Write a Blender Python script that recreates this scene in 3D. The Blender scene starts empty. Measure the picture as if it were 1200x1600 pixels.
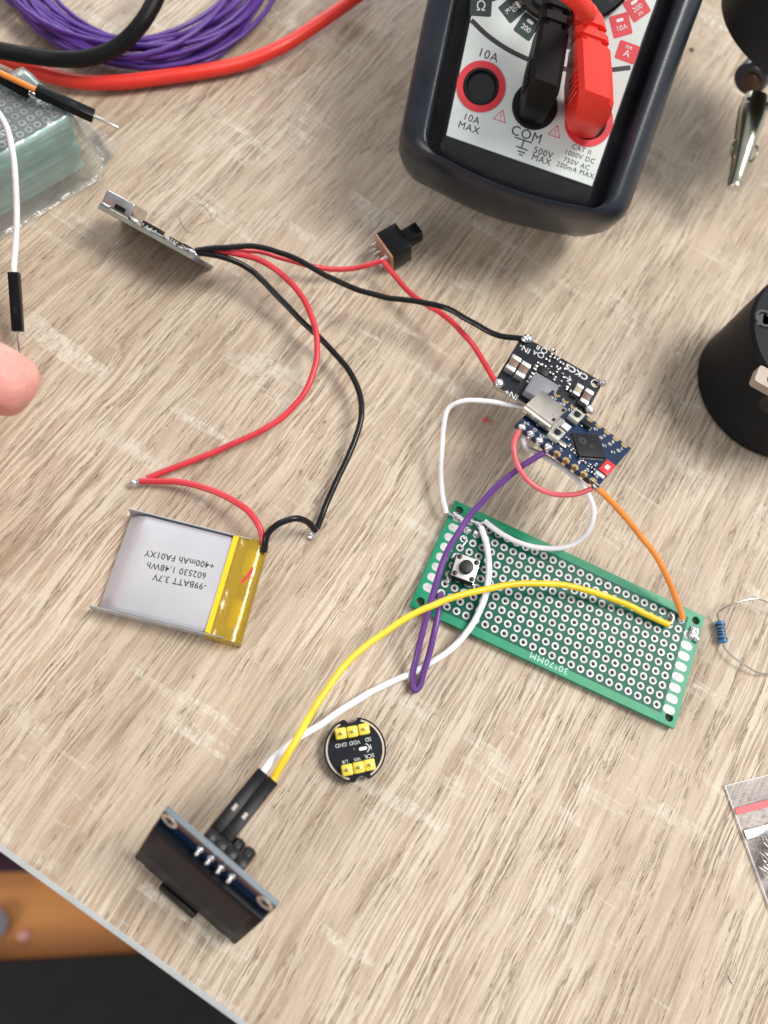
import bpy, bmesh, math, random
from mathutils import Vector, Matrix, noise
random.seed(7)
MM = 0.001
V = Vector
sc = bpy.context.scene
COL = sc.collection

# ------------------------------------------------------------------ camera (all lengths below in millimetres, scaled to metres)
F_PX = 1229.427
CAM = V((-29.362, -65.912, 183.838))
RGT = V((0.98748, 0.0, 0.157718)); DWN = V((0.0526372, -0.942664, -0.329566)); FWD = V((0.148675, 0.333743, -0.930866))
cd = bpy.data.cameras.new('camera'); cam = bpy.data.objects.new('camera', cd); COL.objects.link(cam)
cd.sensor_fit = 'VERTICAL'; cd.sensor_height = 36.0; cd.lens = F_PX / 1600 * 36.0
cd.clip_start = 0.005; cd.clip_end = 20
m = Matrix((RGT, -DWN, -FWD)).transposed().to_4x4(); m.translation = CAM * MM
cam.matrix_world = m
cd.dof.use_dof = True; cd.dof.focus_distance = 0.186; cd.dof.aperture_fstop = 10.0
sc.camera = cam

# ------------------------------------------------------------------ world, lamps, exposure
w = bpy.data.worlds.new('World'); sc.world = w; w.use_nodes = True
wt = w.node_tree; bg = wt.nodes['Background']; bg.inputs[1].default_value = 1.0
_tc = wt.nodes.new('ShaderNodeTexCoord'); _dp = wt.nodes.new('ShaderNodeVectorMath'); _dp.operation = 'DOT_PRODUCT'; _dp.inputs[1].default_value = (0.55, 0.62, 0.56)
wt.links.new(_tc.outputs['Generated'], _dp.inputs[0])
_cr = wt.nodes.new('ShaderNodeValToRGB'); _mr = wt.nodes.new('ShaderNodeMapRange'); _mr.inputs[1].default_value = -1; _mr.inputs[2].default_value = 1
wt.links.new(_dp.outputs['Value'], _mr.inputs[0]); wt.links.new(_mr.outputs[0], _cr.inputs[0]); wt.links.new(_cr.outputs[0], bg.inputs[0])
_e = _cr.color_ramp.elements; _e[0].position = 0.25; _e[0].color = (0.17, 0.17, 0.17, 1); _e[1].position = 0.95; _e[1].color = (0.76, 0.79, 0.83, 1)
def area(name, loc, target, sx, sy, power, col):
    l = bpy.data.lights.new(name, 'AREA'); l.shape = 'RECTANGLE'; l.size = sx; l.size_y = sy; l.energy = power; l.color = col
    o = bpy.data.objects.new(name, l); COL.objects.link(o); o.location = loc
    o.rotation_euler = (V(target) - V(loc)).to_track_quat('-Z', 'Y').to_euler(); return o
area('window_light', (1.34, 0.44, 2.08), (0, 0, 0), 1.0, 1.0, 63, (1.0, 0.955, 0.895))
area('floor_fill_light', (-1.7, -1.3, 0.9), (-0.2, -0.25, -0.43), 0.8, 0.8, 24, (1.0, 0.97, 0.94))  # added fill from the lower left, brightens the floor below the table
area('far_fill_light', (-0.5, 2.3, 1.0), (0, 0, 0), 1.2, 0.7, 19, (0.95, 0.97, 1.0))  # cool fill added from the far side to lift the meter's shadow
vs = sc.view_settings; vs.view_transform = 'Standard'; vs.look = 'None'; vs.exposure = 0.0; vs.gamma = 1.0; vs.use_curve_mapping = False
sc.cycles.max_bounces = 8; sc.cycles.transparent_max_bounces = 24

# ------------------------------------------------------------------ pixel -> millimetre helpers
def K(u, v, z=0.0):
    d = RGT * ((u - 600) / F_PX) + DWN * ((v - 800) / F_PX) + FWD
    return CAM + d * ((z - CAM.z) / d.z)
def L(M, u, v, z=0.0):
    """local coordinates, in frame M, of the point at local height z seen at (u, v)"""
    d = RGT * ((u - 600) / F_PX) + DWN * ((v - 800) / F_PX) + FWD
    Mi = M.inverted(); o = Mi @ CAM; dd = Mi.to_3x3() @ d
    return o + dd * ((z - o.z) / dd.z)
def frame(o, xp, yp):
    o = V(o); x = (V(xp) - o).normalized(); y = V(yp) - o; y = (y - x * y.dot(x)).normalized(); z = x.cross(y)
    M = Matrix((x, y, z)).transposed().to_4x4(); M.translation = o; return M
def frot(o, deg):
    M = Matrix.Rotation(math.radians(deg), 4, 'Z'); M.translation = V(o); return M

# ------------------------------------------------------------------ materials
MATS = {}
def mat(name, col, rough=0.5, metal=0.0, var=0.0, vscale=200, bump=0.0, bscale=600, coat=0.0, spec=0.5, sss=0.0, rvar=0.0, trans=0.0, emit=None):
    if name in MATS: return MATS[name]
    mt = bpy.data.materials.new(name); mt.use_nodes = True; nt = mt.node_tree; b = nt.nodes['Principled BSDF']
    b.inputs['Base Color'].default_value = (*col, 1); b.inputs['Roughness'].default_value = rough; b.inputs['Metallic'].default_value = metal
    b.inputs['Coat Weight'].default_value = coat; b.inputs['Coat Roughness'].default_value = 0.12; b.inputs['Specular IOR Level'].default_value = spec
    b.inputs['Transmission Weight'].default_value = trans
    if sss: b.inputs['Subsurface Weight'].default_value = sss; b.inputs['Subsurface Radius'].default_value = (0.004, 0.0015, 0.001); b.inputs['Subsurface Scale'].default_value = 1.0
    if var or bump or rvar:
        tc = nt.nodes.new('ShaderNodeTexCoord')
    if var or rvar:
        n = nt.nodes.new('ShaderNodeTexNoise'); n.inputs['Scale'].default_value = vscale; n.inputs['Detail'].default_value = 5
        nt.links.new(tc.outputs['Object'], n.inputs['Vector'])
    if var:
        r = nt.nodes.new('ShaderNodeValToRGB'); r.color_ramp.elements[0].position = 0.3; r.color_ramp.elements[1].position = 0.7
        r.color_ramp.elements[0].color = (*[c * (1 - var) for c in col], 1); r.color_ramp.elements[1].color = (*[min(1, c * (1 + var)) for c in col], 1)
        nt.links.new(n.outputs['Fac'], r.inputs[0]); nt.links.new(r.outputs[0], b.inputs['Base Color'])
    if rvar:
        mr = nt.nodes.new('ShaderNodeMapRange'); mr.inputs[3].default_value = max(0.02, rough - rvar); mr.inputs[4].default_value = min(1, rough + rvar)
        nt.links.new(n.outputs['Fac'], mr.inputs[0]); nt.links.new(mr.outputs[0], b.inputs['Roughness'])
    if bump:
        n2 = nt.nodes.new('ShaderNodeTexNoise'); n2.inputs['Scale'].default_value = bscale; n2.inputs['Detail'].default_value = 4
        nt.links.new(tc.outputs['Object'], n2.inputs['Vector'])
        bp = nt.nodes.new('ShaderNodeBump'); bp.inputs['Strength'].default_value = bump; bp.inputs['Distance'].default_value = 0.0003
        nt.links.new(n2.outputs['Fac'], bp.inputs['Height']); nt.links.new(bp.outputs[0], b.inputs['Normal'])
    MATS[name] = mt; return mt
def film(name, tint, gloss=0.5, milky=0.1, bump=0.5, bscale=150, rough=0.12):
    mt = bpy.data.materials.new(name); mt.use_nodes = True; nt = mt.node_tree; nt.nodes.remove(nt.nodes['Principled BSDF'])
    out = nt.nodes['Material Output']; N = nt.nodes.new; LK = nt.links.new
    tr = N('ShaderNodeBsdfTransparent'); tr.inputs[0].default_value = (*tint, 1)
    gl = N('ShaderNodeBsdfGlossy'); gl.inputs['Roughness'].default_value = rough
    df = N('ShaderNodeBsdfDiffuse'); df.inputs[0].default_value = (0.75, 0.77, 0.78, 1)
    tc = N('ShaderNodeTexCoord'); n = N('ShaderNodeTexNoise'); n.inputs['Scale'].default_value = bscale; n.inputs['Detail'].default_value = 5; n.inputs['Distortion'].default_value = 1.2
    LK(tc.outputs['Object'], n.inputs['Vector'])
    bp = N('ShaderNodeBump'); bp.inputs['Strength'].default_value = bump; bp.inputs['Distance'].default_value = 0.003; LK(n.outputs['Fac'], bp.inputs['Height'])
    LK(bp.outputs[0], gl.inputs['Normal'])
    lw = N('ShaderNodeFresnel'); lw.inputs[0].default_value = 1.5; LK(bp.outputs[0], lw.inputs['Normal'])
    mu = N('ShaderNodeMath'); mu.operation = 'MULTIPLY_ADD'; mu.inputs[1].default_value = gloss * 2; mu.inputs[2].default_value = 0.02; LK(lw.outputs[0], mu.inputs[0])
    m1 = N('ShaderNodeMixShader'); m1.inputs[0].default_value = milky; LK(tr.outputs[0], m1.inputs[1]); LK(df.outputs[0], m1.inputs[2])
    m2 = N('ShaderNodeMixShader'); LK(mu.outputs[0], m2.inputs[0]); LK(m1.outputs[0], m2.inputs[1]); LK(gl.outputs[0], m2.inputs[2])
    LK(m2.outputs[0], out.inputs[0]); return mt

def wood_material():
    mt = bpy.data.materials.new('wood_grain_laminate'); mt.use_nodes = True; nt = mt.node_tree; b = nt.nodes['Principled BSDF']
    N = nt.nodes.new; LK = nt.links.new
    tc = N('ShaderNodeTexCoord'); mp = N('ShaderNodeMapping'); mp.vector_type = 'TEXTURE'
    mp.inputs['Rotation'].default_value = (0, 0, math.radians(58)); mp.inputs['Scale'].default_value = (MM, MM, MM)
    LK(tc.outputs['Object'], mp.inputs['Vector'])           # now x runs along the grain, in millimetres
    # slow warp of the grain
    wn = N('ShaderNodeTexNoise'); wn.inputs['Scale'].default_value = 0.022; wn.inputs['Detail'].default_value = 3; LK(mp.outputs[0], wn.inputs['Vector'])
    ws = N('ShaderNodeVectorMath'); ws.operation = 'SUBTRACT'; LK(wn.outputs['Color'], ws.inputs[0]); ws.inputs[1].default_value = (0.5, 0.5, 0.5)
    wm = N('ShaderNodeVectorMath'); wm.operation = 'MULTIPLY'; LK(ws.outputs[0], wm.inputs[0]); wm.inputs[1].default_value = (0, 4.5, 0)
    w2 = N('ShaderNodeTexNoise'); w2.inputs['Scale'].default_value = 0.16; w2.inputs['Detail'].default_value = 2; LK(mp.outputs[0], w2.inputs['Vector'])
    w2s = N('ShaderNodeVectorMath'); w2s.operation = 'SUBTRACT'; LK(w2.outputs['Color'], w2s.inputs[0]); w2s.inputs[1].default_value = (0.5, 0.5, 0.5)
    w2m = N('ShaderNodeVectorMath'); w2m.operation = 'MULTIPLY'; LK(w2s.outputs[0], w2m.inputs[0]); w2m.inputs[1].default_value = (0, 0.35, 0)
    a1 = N('ShaderNodeVectorMath'); LK(mp.outputs[0], a1.inputs[0]); LK(wm.outputs[0], a1.inputs[1])
    a2 = N('ShaderNodeVectorMath'); LK(a1.outputs[0], a2.inputs[0]); LK(w2m.outputs[0], a2.inputs[1])
    def nz(sx, sy, detail=4, rough=0.55, off=0.0, dist=0.0):
        s = N('ShaderNodeVectorMath'); s.operation = 'MULTIPLY_ADD'; LK(a2.outputs[0], s.inputs[0]); s.inputs[1].default_value = (sx, sy, 1); s.inputs[2].default_value = (off, off * 1.7, off * .3)
        n = N('ShaderNodeTexNoise'); n.inputs['Scale'].default_value = 1; n.inputs['Detail'].default_value = detail; n.inputs['Roughness'].default_value = rough; n.inputs['Distortion'].default_value = dist
        LK(s.outputs[0], n.inputs['Vector']); return n.outputs['Fac']
    def ramp(f, *stops):
        r = N('ShaderNodeValToRGB'); cr = r.color_ramp
        while len(cr.elements) < len(stops): cr.elements.new(0.5)
        for e, (p, c) in zip(cr.elements, stops):
            e.position = p; e.color = (c, c, c, 1) if not isinstance(c, tuple) else (*c, 1)
        LK(f, r.inputs[0]); return r.outputs[0]
    def mul(a_, b_):
        m_ = N('ShaderNodeMath'); m_.operation = 'MULTIPLY'; LK(a_, m_.inputs[0])
        if isinstance(b_, float): m_.inputs[1].default_value = b_
        else: LK(b_, m_.inputs[1])
        return m_.outputs[0]
    def mix(f, a_, b_, mode='MIX'):
        x = N('ShaderNodeMix'); x.data_type = 'RGBA'; x.blend_type = mode
        LK(f, x.inputs[0])
        for s, k in ((a_, 6), (b_, 7)):
            if isinstance(s, tuple): x.inputs[k].default_value = (*s, 1)
            else: LK(s, x.inputs[k])
        return x.outputs[2]
    broad = nz(0.016, 0.07, 3, 0.5)
    base = ramp(broad, (0.34, (0.325, 0.228, 0.152)), (0.5, (0.425, 0.315, 0.222)), (0.66, (0.495, 0.385, 0.280)))
    mid = nz(0.035, 0.40, 5, 0.6, 11)
    base = mix(ramp(mid, (0.42, 0.0), (0.60, 0.65)), base, (0.53, 0.428, 0.320))
    warm = nz(0.05, 0.35, 4, 0.6, 41)
    base = mix(ramp(warm, (0.52, 0.0), (0.66, 0.5)), base, (0.265, 0.192, 0.132))
    dens = ramp(nz(0.018, 0.06, 2, 0.5, 19), (0.38, 0.35), (0.58, 1.0))
    fine = nz(0.042, 1.22, 4, 0.58, 23)
    fr = ramp(fine, (0.505, 0.0), (0.530, 0.95))
    base = mix(mul(fr, dens), base, (0.62, 0.528, 0.410))
    fine2 = nz(0.09, 2.9, 3, 0.55, 29)
    base = mix(mul(ramp(fine2, (0.53, 0.0), (0.60, 0.6)), dens), base, (0.63, 0.538, 0.420))
    # thin dark pores that run beside the pale streaks and come and go
    mask = nz(0.05, 0.22, 3, 0.6, 71)
    cr_ = ramp(fine, (0.480, 0.0), (0.493, 1.0), (0.505, 0.0))
    cr_ = mul(cr_, ramp(mask, (0.48, 0.0), (0.54, 0.9)))
    crack2 = nz(0.045, 1.9, 2, 0.5, 83, 0.0)
    c2 = mul(ramp(crack2, (0.315, 0.75), (0.332, 0.0)), ramp(nz(0.05, 0.2, 3, 0.6, 97), (0.44, 0.15), (0.58, 0.95)))
    base = mix(cr_, base, (0.150, 0.106, 0.072))
    base = mix(c2, base, (0.190, 0.138, 0.098))
    # pale saw marks lying across the grain
    saw = nz(0.20, 0.022, 4, 0.68, 101)
    sawm = nz(0.03, 0.045, 2, 0.5, 113)
    sw = mul(mul(ramp(saw, (0.54, 0.0), (0.62, 0.95)), ramp(sawm, (0.48, 0.0), (0.57, 1.0))), ramp(nz(0.35, 1.0, 5, 0.65, 131), (0.42, 0.1), (0.58, 1.0)))
    base = mix(sw, base, (0.66, 0.605, 0.50))
    sp = nz(1.2, 2.6, 3, 0.6, 151)
    base = mix(ramp(sp, (0.3, 0.18), (0.62, 0.0)), base, (0.20, 0.145, 0.10))
    LK(base, b.inputs['Base Color'])
    ad = N('ShaderNodeMath'); ad.operation = 'SUBTRACT'; LK(fine, ad.inputs[0]); LK(mul(cr_, 0.5), ad.inputs[1])
    ad2 = N('ShaderNodeMath'); ad2.operation = 'SUBTRACT'; LK(ad.outputs[0], ad2.inputs[0]); LK(mul(c2, 0.4), ad2.inputs[1])
    bp = N('ShaderNodeBump'); bp.inputs['Strength'].default_value = 0.75; bp.inputs['Distance'].default_value = 0.0003; LK(ad2.outputs[0], bp.inputs['Height']); LK(bp.outputs[0], b.inputs['Normal'])
    _r = N('ShaderNodeMapRange'); LK(nz(0.03, 0.05, 4, 0.6, 171), _r.inputs[0]); _r.inputs[1].default_value = .3; _r.inputs[2].default_value = .7; _r.inputs[3].default_value = .40; _r.inputs[4].default_value = .62; LK(_r.outputs[0], b.inputs['Roughness'])
    b.inputs['Specular IOR Level'].default_value = 0.4
    return mt

BLACKPL = mat('black_plastic', (0.008, 0.008, 0.009), 0.36, spec=0.3, var=0.3, bump=0.15, bscale=900, rvar=0.1)
RUBBER = mat('blue_black_rubber', (0.011, 0.016, 0.025), 0.33, var=0.25, vscale=90, bump=0.12, bscale=2500, rvar=0.08)
SOLDER = mat('solder', (0.66, 0.66, 0.68), 0.24, 0.8, var=0.15, vscale=900, bump=0.9, bscale=1100)
STEEL = mat('steel', (0.62, 0.60, 0.57), 0.25, 1.0, var=0.12, vscale=300, bump=0.1, rvar=0.1)
NICKEL = mat('nickel_shell', (0.60, 0.55, 0.48), 0.33, 1.0, var=0.1, vscale=200, bump=0.15, bscale=500, rvar=0.1)
GOLD = mat('gold_pad', (0.72, 0.52, 0.24), 0.3, 1.0, var=0.12)
WHITESILK = mat('white_ink', (0.75, 0.76, 0.76), 0.6)
BLACKINK = mat('black_ink', (0.03, 0.03, 0.033), 0.6)
CHIP = mat('chip_epoxy', (0.011, 0.011, 0.012), 0.45, spec=.3, var=0.25, bump=0.2, bscale=2500)
CERAM = mat('ceramic_brown', (0.17, 0.095, 0.07), 0.45, var=0.15)
TERM = mat('tinned_terminal', (0.70, 0.70, 0.69), 0.35, 0.75, var=0.15, vscale=800, bump=0.4, bscale=900)
PCBBLACK = mat('black_solder_mask', (0.008, 0.010, 0.016), 0.24, spec=.3, var=0.35, vscale=350, bump=0.1)
PCBBLUE = mat('blue_solder_mask', (0.004, 0.019, 0.062), 0.25, var=0.3, vscale=300, bump=0.1)
def wiremat(n, c, r=0.36): return mat(n, c, r, var=0.14, vscale=160, bump=0.22, bscale=420, coat=0.08, rvar=.1)
W_RED = wiremat('red_silicone', (0.62, 0.035, 0.05)); W_BLK = mat('black_silicone', (0.007, 0.007, 0.008), 0.26, spec=.35, var=.2, vscale=120, bump=.12, bscale=350)
W_WHT = wiremat('white_silicone', (0.83, 0.82, 0.85), 0.4); W_YEL = wiremat('yellow_silicone', (0.85, 0.58, 0.015))
W_PUR = wiremat('purple_silicone', (0.135, 0.045, 0.24)); W_ORG = wiremat('orange_silicone', (0.85, 0.27, 0.05))
W_VIO = mat('violet_coil_insulation', (0.095, 0.032, 0.25), 0.42, spec=.3, var=.1, vscale=120)

# ------------------------------------------------------------------ mesh builder
def catmull(pts, n=10):
    pts = [V(p) for p in pts]
    if len(pts) < 3: return pts
    P = [pts[0] * 2 - pts[1]] + pts + [pts[-1] * 2 - pts[-2]]; out = []
    for i in range(1, len(P) - 2):
        p0, p1, p2, p3 = P[i - 1:i + 3]
        t0 = 0; t1 = max(1e-6, (p1 - p0).length ** .5); t2 = t1 + max(1e-6, (p2 - p1).length ** .5); t3 = t2 + max(1e-6, (p3 - p2).length ** .5)
        for k in range(n):
            t = t1 + (t2 - t1) * k / n
            A1 = p0 * ((t1 - t) / (t1 - t0)) + p1 * ((t - t0) / (t1 - t0)); A2 = p1 * ((t2 - t) / (t2 - t1)) + p2 * ((t - t1) / (t2 - t1)); A3 = p2 * ((t3 - t) / (t3 - t2)) + p3 * ((t - t2) / (t3 - t2))
            B1 = A1 * ((t2 - t) / (t2 - t0)) + A2 * ((t - t0) / (t2 - t0)); B2 = A2 * ((t3 - t) / (t3 - t1)) + A3 * ((t - t1) / (t3 - t1))
            out.append(B1 * ((t2 - t) / (t2 - t1)) + B2 * ((t - t1) / (t2 - t1)))
    out.append(P[-2]); return out
class MB:
    def __init__(s): s.bm = bmesh.new()
    def _add(s, b2, M=None):
        if M is not None: b2.transform(M)
        me = bpy.data.meshes.new('t'); b2.to_mesh(me); b2.free(); s.bm.from_mesh(me); bpy.data.meshes.remove(me); return s
    def box(s, c, size, bev=0.0, rz=0.0, M=None, seg=2):
        b = bmesh.new(); bmesh.ops.create_cube(b, size=1); b.transform(Matrix.Diagonal((*size, 1)))
        if bev: bmesh.ops.bevel(b, geom=list(b.edges), offset=bev, segments=seg, affect='EDGES', profile=0.5)
        T = Matrix.Translation(V(c)) @ Matrix.Rotation(math.radians(rz), 4, 'Z')
        return s._add(b, (M @ T) if M is not None else T)
    def cyl(s, c, r, h, r2=None, seg=28, bev=0.0, axis=None, M=None):
        b = bmesh.new(); bmesh.ops.create_cone(b, cap_ends=True, segments=seg, radius1=r, radius2=r if r2 is None else r2, depth=h)
        if bev:
            es = [e for e in b.edges if abs(abs(e.verts[0].co.z) - h / 2) < 1e-6 and abs(e.verts[0].co.z - e.verts[1].co.z) < 1e-6]
            bmesh.ops.bevel(b, geom=es, offset=bev, segments=3, affect='EDGES', profile=0.5)
        T = Matrix.Translation(V(c))
        if axis is not None: T = T @ V(axis).to_track_quat('Z', 'Y').to_matrix().to_4x4()
        return s._add(b, (M @ T) if M is not None else T)
    def tube(s, pts, r, seg=12, n=10, smooth=True, rf=None, kink=0.0):
        pts = catmull(pts, n) if smooth else [V(p) for p in pts]
        if kink:
            o_ = random.random() * 50
            pts = [p + noise.noise_vector(p * .16 + V((o_, 0, 0))) * kink * min(1, i / 6, (len(pts) - 1 - i) / 6) + noise.noise_vector(p * .5 + V((o_, 9, 0))) * kink * .3 * min(1, i / 6, (len(pts) - 1 - i) / 6) for i, p in enumerate(pts)]
        b = s.bm; rings = []; up = V((0, 0, 1)); prev = None
        for i, p in enumerate(pts):
            d = (pts[min(i + 1, len(pts) - 1)] - pts[max(i - 1, 0)]).normalized()
            if prev is None:
                a = d.cross(up)
                if a.length < 1e-3: a = d.cross(V((1, 0, 0)))
            else: a = prev - d * prev.dot(d)
            a.normalize(); prev = a; c = d.cross(a); rr = r if rf is None else rf(i / (len(pts) - 1))
            rings.append([b.verts.new(p + (a * math.cos(t) + c * math.sin(t)) * rr) for t in [2 * math.pi * k / seg for k in range(seg)]])
        for A, B in zip(rings, rings[1:]):
            for k in range(seg): b.faces.new((A[k], A[(k + 1) % seg], B[(k + 1) % seg], B[k]))
        b.faces.new(rings[0][::-1]); b.faces.new(rings[-1]); return s
    def lathe(s, prof, seg=40, M=None):
        b = bmesh.new(); rings = []
        for r, z in prof:
            rings.append([b.verts.new((0, 0, z))] if r < 1e-6 else [b.verts.new((r * math.cos(2 * math.pi * k / seg), r * math.sin(2 * math.pi * k / seg), z)) for k in range(seg)])
        for A, B in zip(rings, rings[1:]):
            for k in range(seg):
                q = [A[k % len(A)], A[(k + 1) % len(A)], B[(k + 1) % len(B)], B[k % len(B)]]; u = []
                for v_ in q:
                    if v_ not in u: u.append(v_)
                if len(u) > 2: b.faces.new(u)
        bmesh.ops.recalc_face_normals(b, faces=b.faces); return s._add(b, M)
    def loft(s, rings, caps=True):
        b = bmesh.new(); R_ = [[b.verts.new(V(p)) for p in r] for r in rings]; n = len(R_[0])
        for A, B in zip(R_, R_[1:]):
            for k in range(n): b.faces.new((A[k], A[(k + 1) % n], B[(k + 1) % n], B[k]))
        if caps: b.faces.new(R_[0][::-1]); b.faces.new(R_[-1])
        bmesh.ops.recalc_face_normals(b, faces=b.faces); return s._add(b)
    def blob(s, c, r, sq=(1, 1, .6), rough=.18, seed=0, sub=2, M=None):
        b = bmesh.new(); bmesh.ops.create_icosphere(b, subdivisions=sub, radius=1)
        for v_ in b.verts:
            k = 1 + rough * noise.noise(v_.co * 1.6 + V((seed * 3.1, seed, 7)))
            v_.co = V((v_.co.x * r * sq[0], v_.co.y * r * sq[1], v_.co.z * r * sq[2])) * k + V(c)
        return s._add(b, M)
    def plate(s, loops, z0, z1):
        """flat plate with holes: first loop the outline, the rest holes"""
        cu = bpy.data.curves.new('t', 'CURVE'); cu.dimensions = '2D'; cu.fill_mode = 'BOTH'; cu.extrude = (z1 - z0) / 2
        for lp in loops:
            sp = cu.splines.new('POLY'); sp.points.add(len(lp) - 1); sp.use_cyclic_u = True
            for p, q in zip(sp.points, lp): p.co = (q[0], q[1], 0, 1)
        o = bpy.data.objects.new('t', cu); COL.objects.link(o); bpy.context.view_layer.update()
        me = bpy.data.meshes.new_from_object(o.evaluated_get(bpy.context.evaluated_depsgraph_get()))
        me.transform(Matrix.Translation((0, 0, (z0 + z1) / 2))); s.bm.from_mesh(me); bpy.data.meshes.remove(me); bpy.data.objects.remove(o); bpy.data.curves.remove(cu); return s
    def text(s, body, c, size, rot=0.0, z=0.0, bold=0.0, sx=1.0, spacing=1.0, th=0.02):
        cu = bpy.data.curves.new('t', 'FONT'); cu.body = body; cu.size = size; cu.align_x = 'CENTER'; cu.align_y = 'CENTER'; cu.extrude = th; cu.space_character = spacing; cu.offset = bold; cu.resolution_u = 4
        o = bpy.data.objects.new('t', cu); COL.objects.link(o); bpy.context.view_layer.update()
        me = bpy.data.meshes.new_from_object(o.evaluated_get(bpy.context.evaluated_depsgraph_get()))
        me.transform(Matrix.Translation((c[0], c[1], z)) @ Matrix.Rotation(math.radians(rot), 4, 'Z') @ Matrix.Diagonal((sx, 1, 1, 1)))
        s.bm.from_mesh(me); bpy.data.meshes.remove(me); bpy.data.objects.remove(o); bpy.data.curves.remove(cu); return s
    def build(s, name, material, parent=None, M=None, ang=35, extra=None):
        me = bpy.data.meshes.new(name)
        if M is not None and parent is None: s.bm.transform(M.inverted())
        bmesh.ops.remove_doubles(s.bm, verts=s.bm.verts, dist=1e-4)
        s.bm.transform(Matrix.Scale(MM, 4)); s.bm.to_mesh(me); s.bm.free()
        me.shade_smooth(); me.set_sharp_from_angle(angle=math.radians(ang)); me.materials.append(material)
        if extra: me.materials.append(extra)
        o = bpy.data.objects.new(name, me); COL.objects.link(o)
        if parent is not None: o.parent = parent
        elif M is not None:
            Mw = M.copy(); Mw.translation = M.translation * MM; o.matrix_world = Mw
        return o
def tag(o, label=None, cat=None, group=None, kind=None):
    if label: o['label'] = label
    if cat: o['category'] = cat
    if group: o['group'] = group
    if kind: o['kind'] = kind
    return o
def thing(name, label, cat, M, group=None):
    o = bpy.data.objects.new(name, None); COL.objects.link(o); o.empty_display_size = 0.01
    Mw = M.copy(); Mw.translation = M.translation * MM; o.matrix_world = Mw; return tag(o, label, cat, group)
def circ(cx, cy, r, n=20, a0=0): return [(cx + r * math.cos(a0 + 2 * math.pi * k / n), cy + r * math.sin(a0 + 2 * math.pi * k / n)) for k in range(n)]
def rrect(x0, y0, x1, y1, r, n=5):
    out = []
    for cx, cy, a in ((x1 - r, y1 - r, 0), (x0 + r, y1 - r, 90), (x0 + r, y0 + r, 180), (x1 - r, y0 + r, 270)):
        out += [(cx + r * math.cos(math.radians(a + 90 * k / n)), cy + r * math.sin(math.radians(a + 90 * k / n))) for k in range(n + 1)]
    return out
def P3(p): return V(p) if not isinstance(p, tuple) else K(*p)
def wire(name, pts, r, material, label, cat='wire', group=None, tips=(), stub=None, seg=12, n=10):
    """pts: (px, py, z) tuples or world Vectors; tips: Vectors where bare solder sits"""
    W = [P3(p) for p in pts]; M = Matrix.Translation(W[0]); Mi = M.inverted()
    root = thing(name, label, cat, M, group)
    MB().tube([Mi @ p for p in W], r, seg, n, kink=.2).build('insulation', material, root)
    for k, (a, b, rr) in enumerate(tips):
        a, b = Mi @ P3(a), Mi @ P3(b); g = MB().tube([a, b], r * 0.5, 8, smooth=False); g.blob(b, rr, (1, 1, .8), .45, k + len(pts)); g.blob(a.lerp(b, .6), rr * .8, (1, 1, .8), .45, k + 3)
        g.build('solder_tip', SOLDER, root)
    return root

# ================================================================== SETTING: table, floor
e0, e1 = K(0, 1332, 0), K(370, 1601, 0)
ed = (e1 - e0).normalized(); en = V((-ed.y, ed.x, 0))                   # en points onto the table
MT = Matrix((ed, en, V((0, 0, 1)))).transposed().to_4x4(); MT.translation = e0
tb = thing('table', 'wood-grain laminate table top with pale grey edge strip that everything lies on', 'table', Matrix.Translation((0, 0, 0)))
g = MB(); EB = 1.3
pl = [(-500, EB), (650, EB), (650, 560), (-500, 560)]
T2 = MT
g.bm.from_mesh(bpy.data.meshes.new('e'))
vs0 = [T2 @ V((x, y, 0)) for x, y in pl]; vs1 = [T2 @ V((x, y, -18)) for x, y in pl]
g.loft([vs1, vs0]); top = g.build('table_top', wood_material(), tb)
g = MB(); prof = [(EB, -18), (0.3, -17.8), (0, -17.3), (0, -0.7), (0.15, -0.25), (0.5, -0.03), (EB, 0.0)]
g.loft([[T2 @ V((x, y, z)) for y, z in prof] for x in (-500, 650)]); g.build('edge_band', mat('grey_edge_plastic', (0.42, 0.44, 0.44), 0.4, var=0.08), tb)

FL = -430
fm = bpy.data.materials.new('varnished_parquet'); fm.use_nodes = True; nt = fm.node_tree; b_ = nt.nodes['Principled BSDF']
tc = nt.nodes.new('ShaderNodeTexCoord'); mp = nt.nodes.new('ShaderNodeMapping'); mp.inputs['Scale'].default_value = (6, 60, 1); nn = nt.nodes.new('ShaderNodeTexNoise'); nn.inputs['Scale'].default_value = 1; nn.inputs['Detail'].default_value = 6
rr_ = nt.nodes.new('ShaderNodeValToRGB'); rr_.color_ramp.elements[0].position = .3; rr_.color_ramp.elements[0].color = (0.50, 0.19, 0.045, 1); rr_.color_ramp.elements[1].position = .7; rr_.color_ramp.elements[1].color = (0.70, 0.31, 0.085, 1)
nt.links.new(tc.outputs['Object'], mp.inputs[0]); nt.links.new(mp.outputs[0], nn.inputs[0]); nt.links.new(nn.outputs[0], rr_.inputs[0]); nt.links.new(rr_.outputs[0], b_.inputs['Base Color']); b_.inputs['Roughness'].default_value = .35
tag(MB().box((0, 0, FL - 5), (6000, 6000, 10)).build('floor', fm), kind='structure')
def quadslab(name, px, z, th, material, label, cat):
    P = [K(u, v, z) for u, v in px]; M = Matrix.Translation(P[0])
    g = MB(); g.loft([[p - P[0] - V((0, 0, th)) for p in P], [p - P[0] for p in P]])
    return tag(g.build(name, material, None), label, cat), M
def place(o, M): o.location = M.translation * MM
o, M = quadslab('seat_cushion', [(-400, 1526), (60, 1502), (226, 1492), (700, 1465), (800, 2300), (-500, 2300)], FL + 14, 12, mat('black_fabric', (0.008, 0.008, 0.009), 0.85, var=0.3, vscale=60, bump=.3), 'black seat cushion below the table edge, filling the bottom left corner', 'cushion'); place(o, M)
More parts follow.
